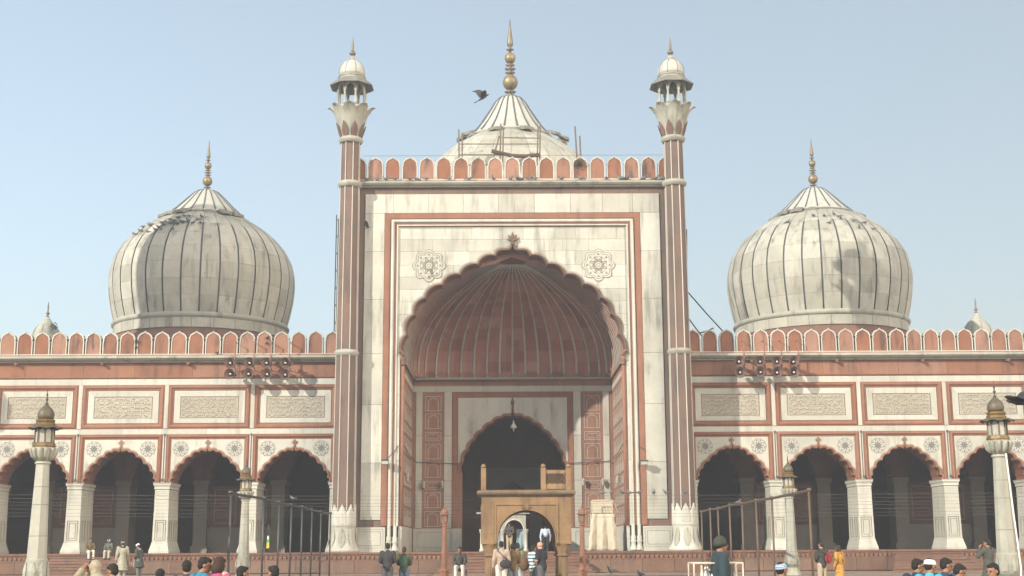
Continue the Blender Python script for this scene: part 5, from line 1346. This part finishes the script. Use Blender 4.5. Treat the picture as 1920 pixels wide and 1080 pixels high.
# ================================================================== people
def ball(mb, c, r, M=None, n=12, m=8):
    rx, ry, rz = r if isinstance(r, (tuple, list)) else (r, r, r)
    vs = [(0, 0, rz)]; fs = []
    for j in range(1, m):
        t_ = PI*j/m
        for i in range(n): a_ = 2*PI*i/n; vs.append((rx*math.sin(t_)*math.cos(a_), ry*math.sin(t_)*math.sin(a_), rz*math.cos(t_)))
    vs.append((0, 0, -rz)); k_ = len(vs) - 1
    for i in range(n):
        fs.append((0, 1+i, 1+(i+1) % n)); fs.append((k_, 1+(m-2)*n+(i+1) % n, 1+(m-2)*n+i))
        for j in range(m-2): fs.append((1+j*n+i, 1+(j+1)*n+i, 1+(j+1)*n+(i+1) % n, 1+j*n+(i+1) % n))
    T = Matrix.Translation(c); return mb.add(vs, fs, 0, T @ M if M is not None else T)
def limb(mb, pts, rs, sq=1.0):
    """round-ended tapered chain; sq flattens nothing but keeps the union closed"""
    for (p, r0), (q_, r1) in zip(zip(pts, rs), list(zip(pts, rs))[1:]):
        p, q_ = Vector(p), Vector(q_); mb.tube([p, p.lerp(q_, .5), q_], [r0, (r0+r1)/2, r1], 12)
    for p, r_ in zip(pts, rs): ball(mb, p, r_*1.0)
    return mb
REM = []
def blob(mb, name, mat, par, voxel, smooth_it=4):
    o = mb.build(name, mat, par)
    m1 = o.modifiers.new('r', 'REMESH'); m1.mode = 'VOXEL'; m1.voxel_size = voxel; m1.use_smooth_shade = True
    m2 = o.modifiers.new('s', 'SMOOTH'); m2.factor = .5; m2.iterations = smooth_it
    REM.append(o); return o
def person(label, loc, rz, pose='stand', H=1.70, top='jacket', topc=(.1, .1, .1), legc=(.1, .1, .12), hairc=None, sk=None, cap=None, head=(0, 0, 0), arms=None, lean=0.0, long=0.0, vox=.014, group=None, extra=None, feet=True, scarf=None, female=False, hood=None, sleeve=True, stripes=None, facing_eyes=True):
    k = H/1.72; sk = sk or skin
    t = local('person', label, 'person', group)
    V = lambda x, y, z: Vector((x, y, z))
    if pose == 'stand':
        J = dict(pel=V(0, 0, .93), che=V(0, .0, 1.27), nec=V(0, -.01, 1.46), hed=V(0, .02, 1.60), sh=V(.185, -.01, 1.405), el=V(.245, -.03, 1.13), wr=V(.255, .05, .90), hp=V(.09, 0, .90), kn=V(.10, .02, .50), an=V(.11, -.02, .09), to=V(.13, .15, .035))
    elif pose == 'walk':
        J = dict(pel=V(0, 0, .93), che=V(0, .03, 1.27), nec=V(0, .03, 1.46), hed=V(0, .07, 1.59), sh=V(.185, .02, 1.405), el=V(.24, -.06, 1.14), wr=V(.24, .08, .93), hp=V(.09, 0, .90), kn=V(.10, .12, .52), an=V(.11, .16, .09), to=V(.12, .32, .035))
    else:       # seated on something at height s
        s_ = {'sit': .45, 'ledge': .50, 'edge': 0.0, 'floor': .0}[pose]
        J = dict(pel=V(0, 0, s_+.10), che=V(0, .02, s_+.44), nec=V(0, .04, s_+.63), hed=V(0, .08, s_+.77), sh=V(.185, .02, s_+.575), el=V(.25, .10, s_+.32), wr=V(.16, .34, s_+.20), hp=V(.09, .03, s_+.09), kn=V(.14, .44, s_+.12), an=V(.14, .46, s_-.33), to=V(.15, .62, s_-.40))
    if lean:
        hpv = J['pel']; RM = Matrix.Rotation(-lean, 3, 'X')
        for q_ in ('che', 'nec', 'hed', 'sh', 'el', 'wr'): J[q_] = hpv + RM @ (J[q_] - hpv)
    Ls = {}; Rs = {}
    for q_ in ('sh', 'el', 'wr', 'hp', 'kn', 'an', 'to'): Rs[q_] = J[q_].copy(); Ls[q_] = V(-J[q_].x, J[q_].y, J[q_].z)
    if pose == 'walk': Ls['kn'] = V(-.10, -.02, .50); Ls['an'] = V(-.11, -.26, .14); Ls['to'] = V(-.12, -.12, .05); Ls['el'].y -= .0; Ls['wr'] = V(-.24, -.10, .90)
    if arms:
        for side, dd in (('R', Rs), ('L', Ls)):
            if side in arms:
                for q_, v_ in arms[side].items(): dd[q_] = V(*v_)
    w = .9 if female else 1.0
    b = MB()
    limb(b, [J['pel'], (J['pel']+J['che'])/2 + V(0, .01, 0), J['che']], [.125, .115, .135])
    for sgn, dd in ((1, Rs), (-1, Ls)):
        limb(b, [J['che'] + V(sgn*.05, 0, .0), dd['sh'] + V(-sgn*.02, 0, -.03)], [.12, .072])
        limb(b, [dd['sh'], dd['el'], dd['wr']], [.058*w, .043*w, .029*w])
        limb(b, [dd['hp'], dd['kn'], dd['an']], [.088, .058, .038])
        limb(b, [dd['an'] + V(0, -.03, -.035), dd['to']], [.042, .034])
        # hand: palm, four unequal bent fingers, thumb from the side of the palm
        d = (dd['wr'] - dd['el']).normalized(); sd_ = V(sgn, 0, 0); fw = V(0, 1, 0)
        pa = dd['wr'] + d*.055; X_ = (fw - d*fw.dot(d)).normalized(); Nn = d.cross(X_)
        Mh = Matrix((X_*1.0, Nn, d)).transposed().to_4x4(); ball(b, pa, (.040, .018, .050), Mh)
        for fi, (off, ln_) in enumerate(((-.030, .058), (-.010, .070), (.010, .074), (.030, .066))):
            r0 = pa + X_*off + d*.036; r1 = r0 + d*ln_*.55; r2 = r1 + (d*.7 - sd_*.6).normalized()*ln_*.5; limb(b, [r0, r1, r2], [.0095, .009, .0075])
        th_ = pa + X_*.034 - d*.005; limb(b, [th_, th_ + (X_*.7 + d*.6)*.035, th_ + (X_*.5 + d*1.2)*.048], [.011, .010, .008])
    limb(b, [J['che'] + V(0, 0, .08), J['nec'], J['hed'] + V(0, -.02, -.06)], [.09, .058, .052])
    HM = Matrix.Rotation(head[0], 4, 'Z') @ Matrix.Rotation(-head[1], 4, 'X') @ Matrix.Rotation(head[2], 4, 'Y') @ Matrix.Rotation(-lean*.6, 4, 'X')
    hp_ = lambda x, y, z: J['hed'] + (HM @ Vector((x, y, z, 0))).to_3d()
    ball(b, hp_(0, -.005, .035), (.076, .096, .088), HM); ball(b, hp_(0, .018, -.035), (.060, .072, .082), HM); ball(b, hp_(0, .062, -.088), (.026, .026, .022), HM)
    limb(b, [hp_(0, .088, .018), hp_(0, .112, -.022)], [.010, .015]); ball(b, hp_(0, .090, -.058), (.024, .012, .009), HM); ball(b, hp_(0, .082, .032), (.05, .014, .010), HM)
    for s in (-1, 1): ball(b, hp_(s*.077, -.005, -.005), (.010, .022, .032), HM)
    blob(b, 'body', sk, t, vox if vox < .013 else .0125)
    for s in (-1, 1): blob_eye = MB(); ball(blob_eye, hp_(s*.030, .086, .010), .011, None, 8, 6); blob_eye.build('eye', hair, t, smooth=True)
    # clothes
    tc = cloth('cloth_%02x%02x%02x' % tuple(int(c_*255) for c_ in topc), topc); lc = cloth('cloth_%02x%02x%02x' % tuple(int(c_*255) for c_ in legc), legc)
    g_ = MB()
    limb(g_, [J['pel'] + V(0, 0, .0), (J['pel']+J['che'])/2 + V(0, .01, 0), J['che']], [.160*w, .150*w, .165*w])
    for sgn, dd in ((1, Rs), (-1, Ls)):
        limb(g_, [J['che'] + V(sgn*.05, 0, 0), dd['sh'] + V(-sgn*.02, 0, -.02)], [.145*w, .088*w])
        if sleeve: limb(g_, [dd['sh'], dd['el'], dd['el'].lerp(dd['wr'], .93)], [.085*w, .066*w, .050*w])
        else: limb(g_, [dd['sh'], dd['sh'].lerp(dd['el'], .75)], [.082*w, .068*w])
    limb(g_, [J['che'] + V(0, 0, .06), J['nec'] + V(0, 0, -.02)], [.12, .080])
    if long > 0:
        zb_ = J['pel'].z - long
        for u in range(5):
            z = J['pel'].z - long*u/4; ball(g_, V(0, .0, z), (.185 + .03*u, .15 + .02*u, .09))
        g_.tube([V(0, 0, J['pel'].z), V(0, 0, zb_)], [.16, .22], 16)
    elif pose in ('stand', 'walk'): ball(g_, J['pel'] + V(0, 0, -.07), (.165*w, .135*w, .075))
    blob(g_, top, tc if stripes is None else stripes, t, .014)
    l_ = MB()
    for sgn, dd in ((1, Rs), (-1, Ls)):
        limb(l_, [dd['hp'], dd['kn'], dd['an'] + V(0, 0, .03)], [.112, .080, .066])
    ball(l_, J['pel'], (.15, .13, .12)); blob(l_, 'trousers', lc, t, .015)
    if feet:
        for dd in (Rs, Ls):
            s_ = MB(); limb(s_, [dd['an'] + V(0, -.04, -.035), (dd['an'] + dd['to'])/2 + V(0, 0, -.01), dd['to']], [.055, .050, .042]); blob(s_, 'shoe', pigd, t, .014)
    hc = hairc or hair
    if hc != 'none':
        h_ = MB(); ball(h_, hp_(0, -.022, .050), (.084, .096, .088), HM); ball(h_, hp_(0, -.050, .0), (.078, .062, .075), HM); ball(h_, hp_(0, .035, .085), (.062, .058, .040), HM)
        if female: ball(h_, hp_(0, -.055, -.055), (.098, .060, .10), HM); ball(h_, hp_(.065, -.01, -.04), (.034, .06, .09), HM); ball(h_, hp_(-.065, -.01, -.04), (.034, .06, .09), HM)
        blob(h_, 'hair', hc, t, .010, 3)
    if cap:
        c_ = MB()
        rz_ = .098 if cap[0] == 'beanie' else .085
        prof = [(.0965, -.02 if cap[0] == 'beanie' else .012), (.100, .02), (.098, .05), (.085, .085), (.055, .112), (.02, .126), (.001, .13)] if cap[0] == 'beanie' else [(.093, .025), (.096, .045), (.088, .085), (.065, .108), (.03, .122), (.001, .126)]
        Mc = Matrix.Translation(J['hed']) @ HM @ Matrix.Translation((0, -.012, .0)) @ Matrix.Rotation(.12, 4, 'X') @ Matrix.Diagonal((.98, 1.12, 1.0 if cap[0] != 'beanie' else 1.15, 1))
        if len(cap) > 2:
            for i_, (a_, b_2) in enumerate(zip(range(14), range(1, 15))):
                def pr_(u): 
                    f_ = u/14*(len(prof)-1); q0 = min(int(f_), len(prof)-2); v_ = f_-q0; return (prof[q0][0]*(1-v_)+prof[q0+1][0]*v_, prof[q0][1]*(1-v_)+prof[q0+1][1]*v_)
                c_.lathe([pr_(a_), pr_(b_2)], 24, mi=i_ % 2, cap=False, M=Mc)
            c_.build('cap', [cloth('cap_a', cap[1]), cloth('cap_b', cap[2])], t, smooth=True)
        else: c_.lathe(prof, 24, M=Mc).build('cap', cloth('cap_%02x%02x%02x' % tuple(int(q_*255) for q_ in cap[1]), cap[1]), t, smooth=True)
    if hood:
        h_ = MB(); ball(h_, hp_(0, -.025, .035), (.098, .108, .112), HM); ball(h_, hp_(0, -.04, -.06), (.095, .085, .10), HM); limb(h_, [hp_(0, -.04, -.10), J['che'] + V(0, -.03, .12)], [.09, .13]); blob(h_, 'hood', cloth('hood_%02x%02x%02x' % tuple(int(q_*255) for q_ in hood), hood), t, .012)
    if scarf:
        h_ = MB()
        for i in range(12): a_ = 2*PI*i/12; ball(h_, J['nec'] + V(.085*math.cos(a_), .075*math.sin(a_), -.03 - .02*math.sin(a_)), (.045, .045, .035))
        limb(h_, [J['sh'] + V(-.10, .10, 0), J['che'] + V(.06, .15, -.15)], [.05, .04]); blob(h_, 'scarf', cloth('scarf_%02x%02x%02x' % tuple(int(q_*255) for q_ in scarf), scarf), t, .014)
    if extra: extra(t, J, Rs, Ls, hp_)
    t.location = loc; t.rotation_euler = (0, 0, rz); t.scale = (k, k, k); return t
def gp(x, Y, z=0): p_ = at(x, 1030, Y); return Vector((p_.x, Y, z))
def bag(name, c, r, colr, straps):
    def f(t, J, Rs, Ls, hp_):
        m_ = MB(); ball(m_, c, r, None, 16, 10); blob(m_, name, cloth('bag_%02x%02x%02x' % tuple(int(q_*255) for q_ in colr), colr), t, .016)
        for s_ in straps: MB().tube(s_, .018, 5).build('strap', iron, t)
    return f
BACK, FWD = 0.0, PI     # back to the camera / facing it
BH = {'R': {'el': (.26, -.10, 1.14), 'wr': (.06, -.17, .98)}, 'L': {'el': (-.26, -.10, 1.14), 'wr': (-.04, -.18, .96)}}
FR = {'R': {'el': (.24, .03, 1.13), 'wr': (.10, .20, 1.06)}, 'L': {'el': (-.24, .03, 1.13), 'wr': (-.08, .22, 1.04)}}
# standing on the courtyard, backs turned
person('man in a black leather jacket and grey trousers, seen from behind left of the pavilion', gp(727, 44.5), .05, topc=(.035, .035, .04), legc=(.09, .09, .10), H=1.72, arms=FR)
person('man in green with a green backpack and blue jeans, seen from behind', gp(758, 45), -.1, topc=(.06, .075, .03), legc=(.11, .17, .26), hairc=hair_brown, H=1.60, arms=FR,
       extra=bag('backpack', Vector((0, -.20, 1.20)), (.16, .10, .21), (.04, .10, .07), [[(.12, -.05, 1.45), (.15, .13, 1.35), (.13, .05, 1.05)], [(-.12, -.05, 1.45), (-.15, .13, 1.35), (-.13, .05, 1.05)]]))
# under the pavilion
person('man in a beige sweater with a black shoulder bag and white trousers under the pavilion', gp(940, 44.2), .1, topc=(.42, .33, .27), legc=(.66, .66, .60), H=1.76, extra=bag('shoulder_bag', Vector((.12, -.20, 1.0)), (.20, .10, .15), (.03, .03, .035), [[(-.14, -.1, 1.44), (.05, -.17, 1.25), (.2, -.2, 1.08)]]))
person('man in an olive jacket and grey jeans, seen from behind under the pavilion', gp(961, 44.6), .1, topc=(.16, .10, .04), legc=(.20, .24, .28), H=1.68, arms=FR)
person('man in a green shirt with a brown duffel bag on his back under the pavilion', gp(969.5, 46), -.3, pose='walk', topc=(.15, .16, .08), legc=(.60, .62, .62), H=1.72, extra=bag('duffel_bag', Vector((.30, -.16, 1.0)), (.19, .17, .24), (.13, .07, .03), [[(-.1, .05, 1.44), (.2, -.1, 1.3), (.3, -.15, 1.15)]]))
stp = bpy.data.materials.new('striped_cloth'); stp.use_nodes = True
n_ = stp.node_tree.nodes; l_ = stp.node_tree.links; tc_ = n_.new('ShaderNodeTexCoord'); wv = n_.new('ShaderNodeTexWave'); wv.bands_direction = 'Z'; wv.inputs['Scale'].default_value = 2.6
rp = n_.new('ShaderNodeValToRGB'); rp.color_ramp.interpolation = 'CONSTANT'; rp.color_ramp.elements[0].color = (.60, .68, .76, 1); rp.color_ramp.elements[1].position = .55; rp.color_ramp.elements[1].color = (.05, .13, .15, 1)
l_.new(tc_.outputs['Object'], wv.inputs['Vector']); l_.new(wv.outputs['Fac'], rp.inputs[0]); l_.new(rp.outputs[0], n_['Principled BSDF'].inputs['Base Color']); n_['Principled BSDF'].inputs['Roughness'].default_value = .85
person('boy in a light blue and teal striped sweater and dark trousers under the pavilion', gp(1000, 45.5), -.9, topc=(.4, .5, .55), stripes=stp, legc=(.07, .07, .08), H=1.62, arms=FR)
person('bald man in a black t-shirt and dark grey trousers under the pavilion', gp(1016, 43), .9, topc=(.018, .02, .03), legc=(.09, .10, .115), hairc='none', sk=skin_pale, H=1.74, sleeve=False, pose='walk', arms=FR, head=(.4, .25, 0))
# on the plinth inside the portal
person('man in a dark grey jacket and khaki trousers standing under the marble canopy', gp(955, 62.6, FLOOR), .05, topc=(.06, .06, .055), legc=(.42, .35, .24), H=1.36, arms=BH, head=(0, .6, 0))
person('man bending forward in a pale blue shirt and black trousers, seen from behind', gp(1023, 62.6, FLOOR), .0, topc=(.45, .52, .66), legc=(.02, .02, .025), H=1.42, lean=1.0, arms={'R': {'el': (.27, .18, .82), 'wr': (.24, .12, .56)}, 'L': {'el': (-.27, .18, .82), 'wr': (-.24, .12, .56)}})
# seated on the steps / the edge of the terrace
person('seated man in a dark shawl with white trousers and a bag, left of the pavilion', gp(862, 51.6, TZ + .32), FWD, pose='edge', topc=(.07, .065, .06), legc=(.64, .64, .62), H=1.66)
MB().box(-.28, .28, -.3, .3, 0, .32).build('stone_block', red_pave).location = gp(862, 51.9, TZ); tag(bpy.data.objects['stone_block'], 'low stone block the man in the dark shawl sits on', 'stone block')
person('man sitting on the plinth edge in a brown jacket, one white-trousered leg stretched out', gp(168.5, 64.15, FLOOR + .02), FWD + .5, pose='edge', topc=(.13, .10, .05), legc=(.66, .64, .60), hairc=hair_brown, H=1.36)
person('man in a white cap squatting on the plinth edge, knees apart', gp(204, 64.15, FLOOR + .02), FWD, pose='edge', topc=(.10, .12, .09), legc=(.46, .46, .40), cap=('kufi', (.8, .8, .8)), H=1.26, head=(0, .4, 0))
person('person in a long cream kurta and dark scarf standing with face turned away', gp(230, 51.7, TZ), .5, topc=(.38, .38, .30), legc=(.32, .32, .28), long=.48, scarf=(.05, .045, .06), hairc=None, cap=('kufi', (.28, .22, .18)), H=1.48)
person('stooping man in a dark coat, blue scarf and white cap, holding a paper', gp(263, 51.7, TZ), 1.2, topc=(.06, .065, .055), legc=(.14, .15, .15), long=.30, scarf=(.30, .38, .46), cap=('kufi', (.82, .84, .86)), H=1.38, lean=.18, arms=FR, head=(0, .5, 0),
       extra=lambda t, J, Rs, Ls, hp_: MB().box(-.08, .08, .26, .275, .62, .95).build('paper', white_paint, t))
# around the ledge of the pool, near the camera: seated rows
for nm, xa_, xb_ in (('left', 130, 545), ('right', 1690, 1900)):
    p0, p1 = gp(xa_, 22.2), gp(xb_, 22.2)
    tag(MB().box(p0.x, p1.x, 19.4, 22.5, 0, .50).build('pool_ledge', red_pave), 'low stone ledge the people at the lower %s sit on' % nm, 'ledge')
RA = {'R': {'el': (.36, .22, .88+.12), 'wr': (.16, .18, 1.26)}}
def seat(label, x, y_top, Y, rz, **k_):
    zt_ = at(x, y_top, Y).z; H_ = k_.pop('H', None)
    # scale so that the crown of the head meets the sight line
    kk = zt_/(.5 + .77 + .125); k_['H'] = 1.72*kk
    return person(label, gp(x, Y), rz, pose='ledge', vox=.011, feet=False, **k_)
seat('man in a pale cream hood and olive coat raising his arm to his face', 186, 1051.5, 21.8, 1.35, topc=(.34, .31, .20), hood=(.38, .33, .25), arms={'R': {'el': (.30, .30, .98), 'wr': (.10, .24, 1.20)}, 'L': {'el': (-.34, .26, 1.04), 'wr': (-.12, .22, 1.26)}})
seat('black-haired boy in a bright blue jacket bending his head beside the cream hood', 216, 1058, 20.8, .6, topc=(.05, .12, .50), head=(.6, .3, 0))
seat('person of whom only the black hair shows at the bottom edge', 302, 1067, 20.5, .2, topc=(.2, .15, .12))
seat('black-haired person half hidden behind the man in teal', 352, 1051, 22.0, .3, topc=(.05, .05, .06))
seat('man in a teal-blue sweater with short black hair, head turned right', 367, 1043.5, 20.6, -.9, topc=(.035, .20, .32), head=(-.5, .15, 0), lean=.12)
seat('girl with a brown bob in a bright pink patterned top', 407, 1044.5, 20.6, -.4, topc=(.62, .07, .22), hairc=hair_brown, female=True, head=(-.2, .3, 0))
seat('black-haired boy whose ear shows, right of the girl in pink', 451, 1062, 20.2, -.5, topc=(.08, .10, .12), head=(-.4, 0, 0))
seat('black-haired boy at the bottom below the dark railing, head turned slightly left', 516, 1061, 20.2, .5, topc=(.12, .1, .1), head=(.5, 0, 0))
seat('person in pale clothes bending behind the man in teal', 384, 1062, 22.0, -1.2, topc=(.45, .40, .35), hairc='none', hood=(.45, .40, .35), lean=.5)
seat('man in navy with short black hair looking right, leftmost of the seated group', 1708, 1047, 21.4, -1.0, topc=(.025, .035, .08), head=(-.5, .1, 0), lean=.1)
seat('boy in a white cap and turquoise hooded top, seated at the lower right', 1737, 1048, 20.8, -.9, topc=(.04, .42, .62), cap=('kufi', (.85, .82, .82)), head=(-.2, .25, 0))
seat('black-haired boy in navy behind the one in white, looking right', 1766, 1047, 21.4, -1.0, topc=(.035, .05, .09), head=(-.4, .25, 0))
seat('black-haired boy in a white shirt at the lower right, head bowed to the right', 1783, 1057, 20.4, -1.2, topc=(.72, .72, .76), head=(-.3, .35, 0), lean=.1)
# standing near
person('man in a dark knitted cap and dark teal jacket, in profile facing right', gp(1350, 20.6), -1.45, topc=(.022, .045, .06), legc=(.03, .03, .04), hairc=hair, cap=('beanie', (.045, .05, .045)), H=at(1350, 1003, 20.6).z*1.72/1.755, vox=.010, head=(0, .05, 0))
sb = at(1464, 1054, 16.8).z
person('boy in a blue and white striped knitted cap at the bottom edge', gp(1463, 16.8), -.9, topc=(.1, .1, .12), cap=('kufi', (.60, .70, .78), (.06, .20, .42)), H=sb*1.72/1.73, vox=.010, head=(-.1, 0, 0))
nb = at(1860, 1057, 15.6).z
person('black-haired youth in the lower right corner, in front of the marble lamp column', gp(1859, 15.6), PI - .5, topc=(.1, .1, .1), H=nb*1.72/1.72, vox=.010, head=(-.6, .1, 0))
# standing farther off on the right
person('man in a dark jacket and beige trousers with a red bag on his back', gp(1540, 47.5), .45, topc=(.045, .045, .04), legc=(.42, .36, .27), hairc=hair_brown, sk=skin_pale, H=1.70, arms=FR, extra=bag('red_bag', Vector((.12, -.22, 1.15)), (.15, .10, .20), (.32, .03, .05), [[(.12, -.05, 1.45), (.15, .13, 1.35), (.13, .05, 1.05)]]))
person('woman in an orange-yellow shawl and dress walking beside the man with the red bag', gp(1572, 47.5), .7, topc=(.50, .27, .05), legc=(.45, .24, .05), long=.80, hairc=hair_brown, female=True, H=1.58, scarf=(.52, .28, .05))
person('man in a long grey coat standing back turned with hands raised to his face', gp(1852, 39.5), .55, topc=(.075, .075, .065), legc=(.05, .05, .05), long=.35, H=1.72, arms={'R': {'el': (.27, .16, 1.22), 'wr': (.08, .20, 1.46)}, 'L': {'el': (-.29, .14, 1.22), 'wr': (-.10, .20, 1.46)}}, head=(.3, .1, 0))
# turn the remeshed bodies and clothes into plain meshes, all at once
dg = bpy.context.evaluated_depsgraph_get(); dg.update()
done = [(o, bpy.data.meshes.new_from_object(o.evaluated_get(dg))) for o in REM]
for o, me in done:
    o.modifiers.clear(); o.data = me; me.shade_smooth()

# ------------------------------------------------------------------ winter haze
hm = bpy.data.materials.new('haze'); hm.use_nodes = True; hn = hm.node_tree.nodes; hn.remove(hn['Principled BSDF'])
pv_ = hn.new('ShaderNodeVolumePrincipled'); pv_.inputs['Color'].default_value = (.76, .88, 1, 1); pv_.inputs['Density'].default_value = .0014; pv_.inputs['Anisotropy'].default_value = .3
hm.node_tree.links.new(pv_.outputs[0], hn['Material Output'].inputs['Volume'])
hz = MB().box(-1000, 1000, -400, 1600, -1.1, 45).build('haze', hm); tag(hz, kind='stuff')
